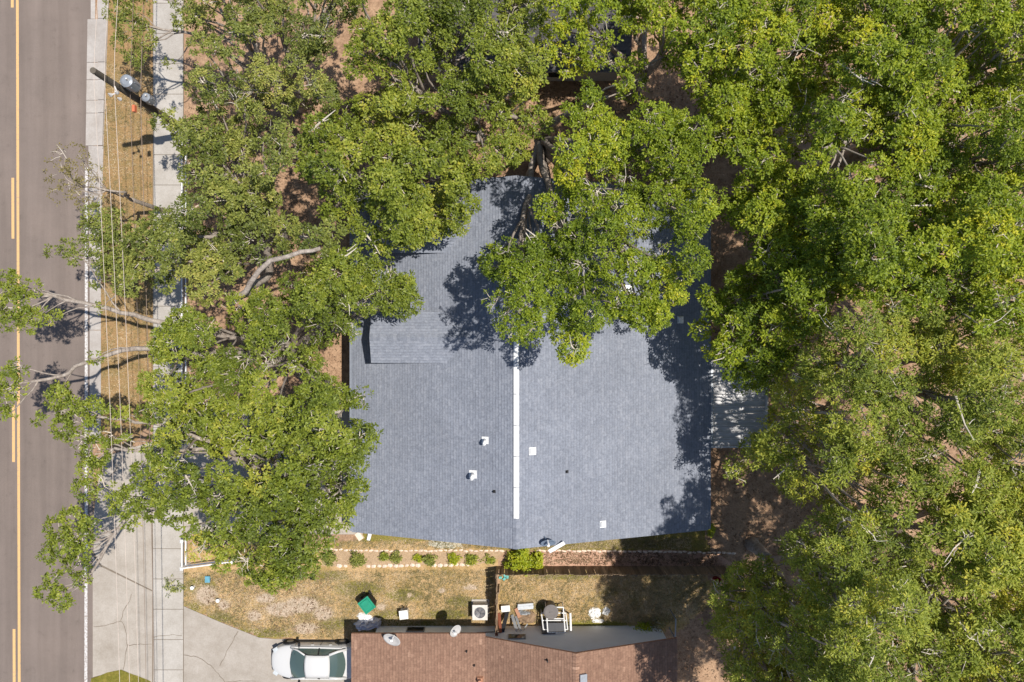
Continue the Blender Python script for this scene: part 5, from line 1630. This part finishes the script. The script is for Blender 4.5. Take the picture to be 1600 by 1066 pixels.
# ------------------------------------------------------------------ shrubs
def shrub(name, label, px, py, rx, ry, h, mat, seed, n, per=9, ll=.10, lw=.05, group=None):
    g = np.random.default_rng(seed)
    c = P(px, py)
    t = thing(name, label, 'shrub', (c.x, c.y, 0), group)
    th = g.random(n) * 2 * math.pi; cz = g.uniform(0, 1, n); sq = np.sqrt(1 - cz ** 2); rad = g.uniform(.5, 1.05, n) * (.86 + .22 * np.sin(3 * th + seed) + .16 * np.sin(5 * th + 2 * seed))
    off = np.stack([rx * sq * np.cos(th) * rad, ry * sq * np.sin(th) * rad, .08 + h * cz * rad * .92], 1)
    C = np.array([[c.x, c.y, 0]]) + off
    me = leaf_mesh('crown', ORG[t.name], C, off * np.array([[1, 1, .6]]) / max(rx, ry) + np.array([[0, 0, .7]]) + g.normal(0, .3, (n, 3)), np.full(n, .45) + g.normal(0, .18, n), per, ll, lw, M[mat], seed=seed)
    add_obj('foliage', me, None, t, kind='stuff')
    k = max(5, n // 5)
    A = np.repeat(np.array([[c.x, c.y, .0]]), k, 0) + g.normal(0, .04, (k, 3)) * np.array([[1, 1, 0]])
    E = C[g.choice(n, k)]
    me = twig_mesh('stems', ORG[t.name], A, (A + E) / 2 + g.normal(0, .04, E.shape), E, np.full(k, .015), np.full(k, .005), M['twig'])
    add_obj('stems', me, None, t, kind='stuff')
    return t
GB = 'shrubs in the planting bed'
shrub('bed_shrub', 'dull green shrub at the left end of the planting bed under the oak', 515, 870, .45, .42, .55, 'leaf_dull', 1, 90, group=GB)
shrub('bed_shrub', 'rounded dark shrub breaking the stone row, left of the bin', 560, 873, .48, .42, .6, 'leaf_dull', 2, 100, group=GB)
shrub('bed_shrub', 'small yellowish tuft left of the middle dark shrub in the bed', 601, 869, .24, .26, .35, 'leaf_olive', 3, 36, group=GB)
shrub('bed_shrub', 'dark twiggy shrub in the bed between two yellow tufts', 619, 870, .32, .3, .45, 'leaf_dull', 4, 50, group=GB)
shrub('bed_shrub', 'yellow tuft touching the olive shrub at the bed middle', 654, 871, .24, .22, .35, 'leaf_lime', 5, 30, group=GB)
shrub('bed_shrub', 'rounded olive shrub at the middle of the bed', 671, 873, .36, .36, .5, 'leaf_dull', 6, 66, group=GB)
shrub('bed_shrub', 'bright yellow-green shrub in the bed below the gravel patch', 709, 872, .32, .34, .45, 'leaf_lime', 7, 56, group=GB)
shrub('bed_shrub', 'loose dry-leaved shrub near the right end of the bed', 738, 874, .42, .34, .4, 'leaf_olive', 8, 60, group=GB)
shrub('bed_shrub', 'thin weedy tuft at the right end of the bed', 764, 873, .3, .26, .25, 'leaf_olive', 9, 26, group=GB)
shrub('bright_bush', 'large bright lime-green bush at the fence corner below the roof peak', 812, 872, .75, .72, 1.3, 'leaf_lime', 10, 330, 9, .13, .075)
shrub('bright_bush', 'smaller lime-green bush adjoining the large one on its right', 837, 876, .45, .5, .9, 'leaf_lime', 11, 130, 9, .12, .07)
shrub('yellow_bush', 'bright yellow-green bush against the grey wall at its right end', 1003, 982, .5, .42, 1.0, 'leaf_lime', 12, 150, 9, .11, .06)
shrub('dry_bush', 'dry grey twiggy bush beside the yellow bush at the wall', 1026, 972, .55, .5, 1.2, 'leaf_dry', 13, 60, 6, .09, .05)
shrub('corner_weed', 'bright weed clump at the lower right corner of the blue roof', 1110, 826, .25, .35, .5, 'leaf_lime', 14, 40)
shrub('branch_clump', 'sparse leafy clump standing in for an overhanging branch by the white fence corner', 272, 914, .75, .55, .5, 'leaf_dull', 15, 30)  # low ground clump added in place of a small overhanging branch

# ------------------------------------------------------------------ grass and fallen leaves
def scatter(name, n, polys, test, h, w, blades, mat, z, seed, tint=.46, tsd=.45, lean=.8):
    g = np.random.default_rng(seed); out = []; tt = []
    for poly, frac in polys:
        xs = [p[0] for p in poly]; ys = [p[1] for p in poly]
        k = int(n * frac); got = 0
        while got < k:
            x, y = g.uniform(min(xs), max(xs)), g.uniform(min(ys), max(ys))
            if not inpoly(x, y, poly): continue
            got += 1
            if test and not test(x, y): continue
            p = P(x, y); out.append((p.x, p.y, z)); tt.append(tint + (vnoise(x / 18, y / 18) - .5) * .7)
    C = np.array(out); n_ = len(C)
    ax = np.tile(np.array([[0, 0, 1.0]]), (n_, 1)) + g.normal(0, .2, (n_, 3))
    me = leaf_mesh(name, (0, 0, 0), C, ax, np.array(tt) + g.normal(0, tsd, n_) * .5, blades, h, w, M[mat], spread=.2, seed=seed)
    V = np.empty(len(me.vertices) * 3, dtype=np.float32); me.vertices.foreach_get('co', V)
    V = V.reshape(-1, 3); V[:, 2] = np.maximum(V[:, 2], z * .6 + .004); me.vertices.foreach_set('co', V.ravel()); me.update()
    o = add_obj(name, me, None, kind='stuff')
    return o
def not_bare(x, y):
    return not any(math.hypot((x - cx) / rx, (y - cy) / ry) < .9 for cx, cy, rx, ry in BARE)
o = scatter('lawn_grass', 24000, [([(288, 895), (370, 890), (505, 892), (770, 890), (770, 975), (548, 1000), (405, 993), (345, 970), (288, 944)], .5), ([(782, 898), (1100, 898), (1110, 950), (1055, 972), (782, 972)], .24), ([(505, 845), (1080, 840), (1080, 858), (505, 857)], .1), ([(166, 100), (238, 100), (238, 640), (160, 640), (160, 250)], .16)], not_bare, .095, .018, 5, 'blade', .02, 5)
tag(o, 'short dry grass tufts over the lawns and verge', 'grass')
o = scatter('fallen_leaves', 16000, [([(290, 150), (560, 150), (560, 620), (290, 620)], .22), ([(560, 130), (1110, 130), (1110, 300), (560, 300)], .2), ([(1110, 280), (1500, 280), (1500, 1060), (1060, 1060), (1060, 990), (1110, 860)], .42), ([(840, 862), (1120, 862), (1120, 882), (840, 882)], .06), ([(300, 900), (520, 895), (520, 990), (410, 985), (320, 940)], .04)], None, .09, .05, 3, 'litter', .02, 6, lean=.2)
tag(o, 'brown fallen leaves under the trees', 'leaves')
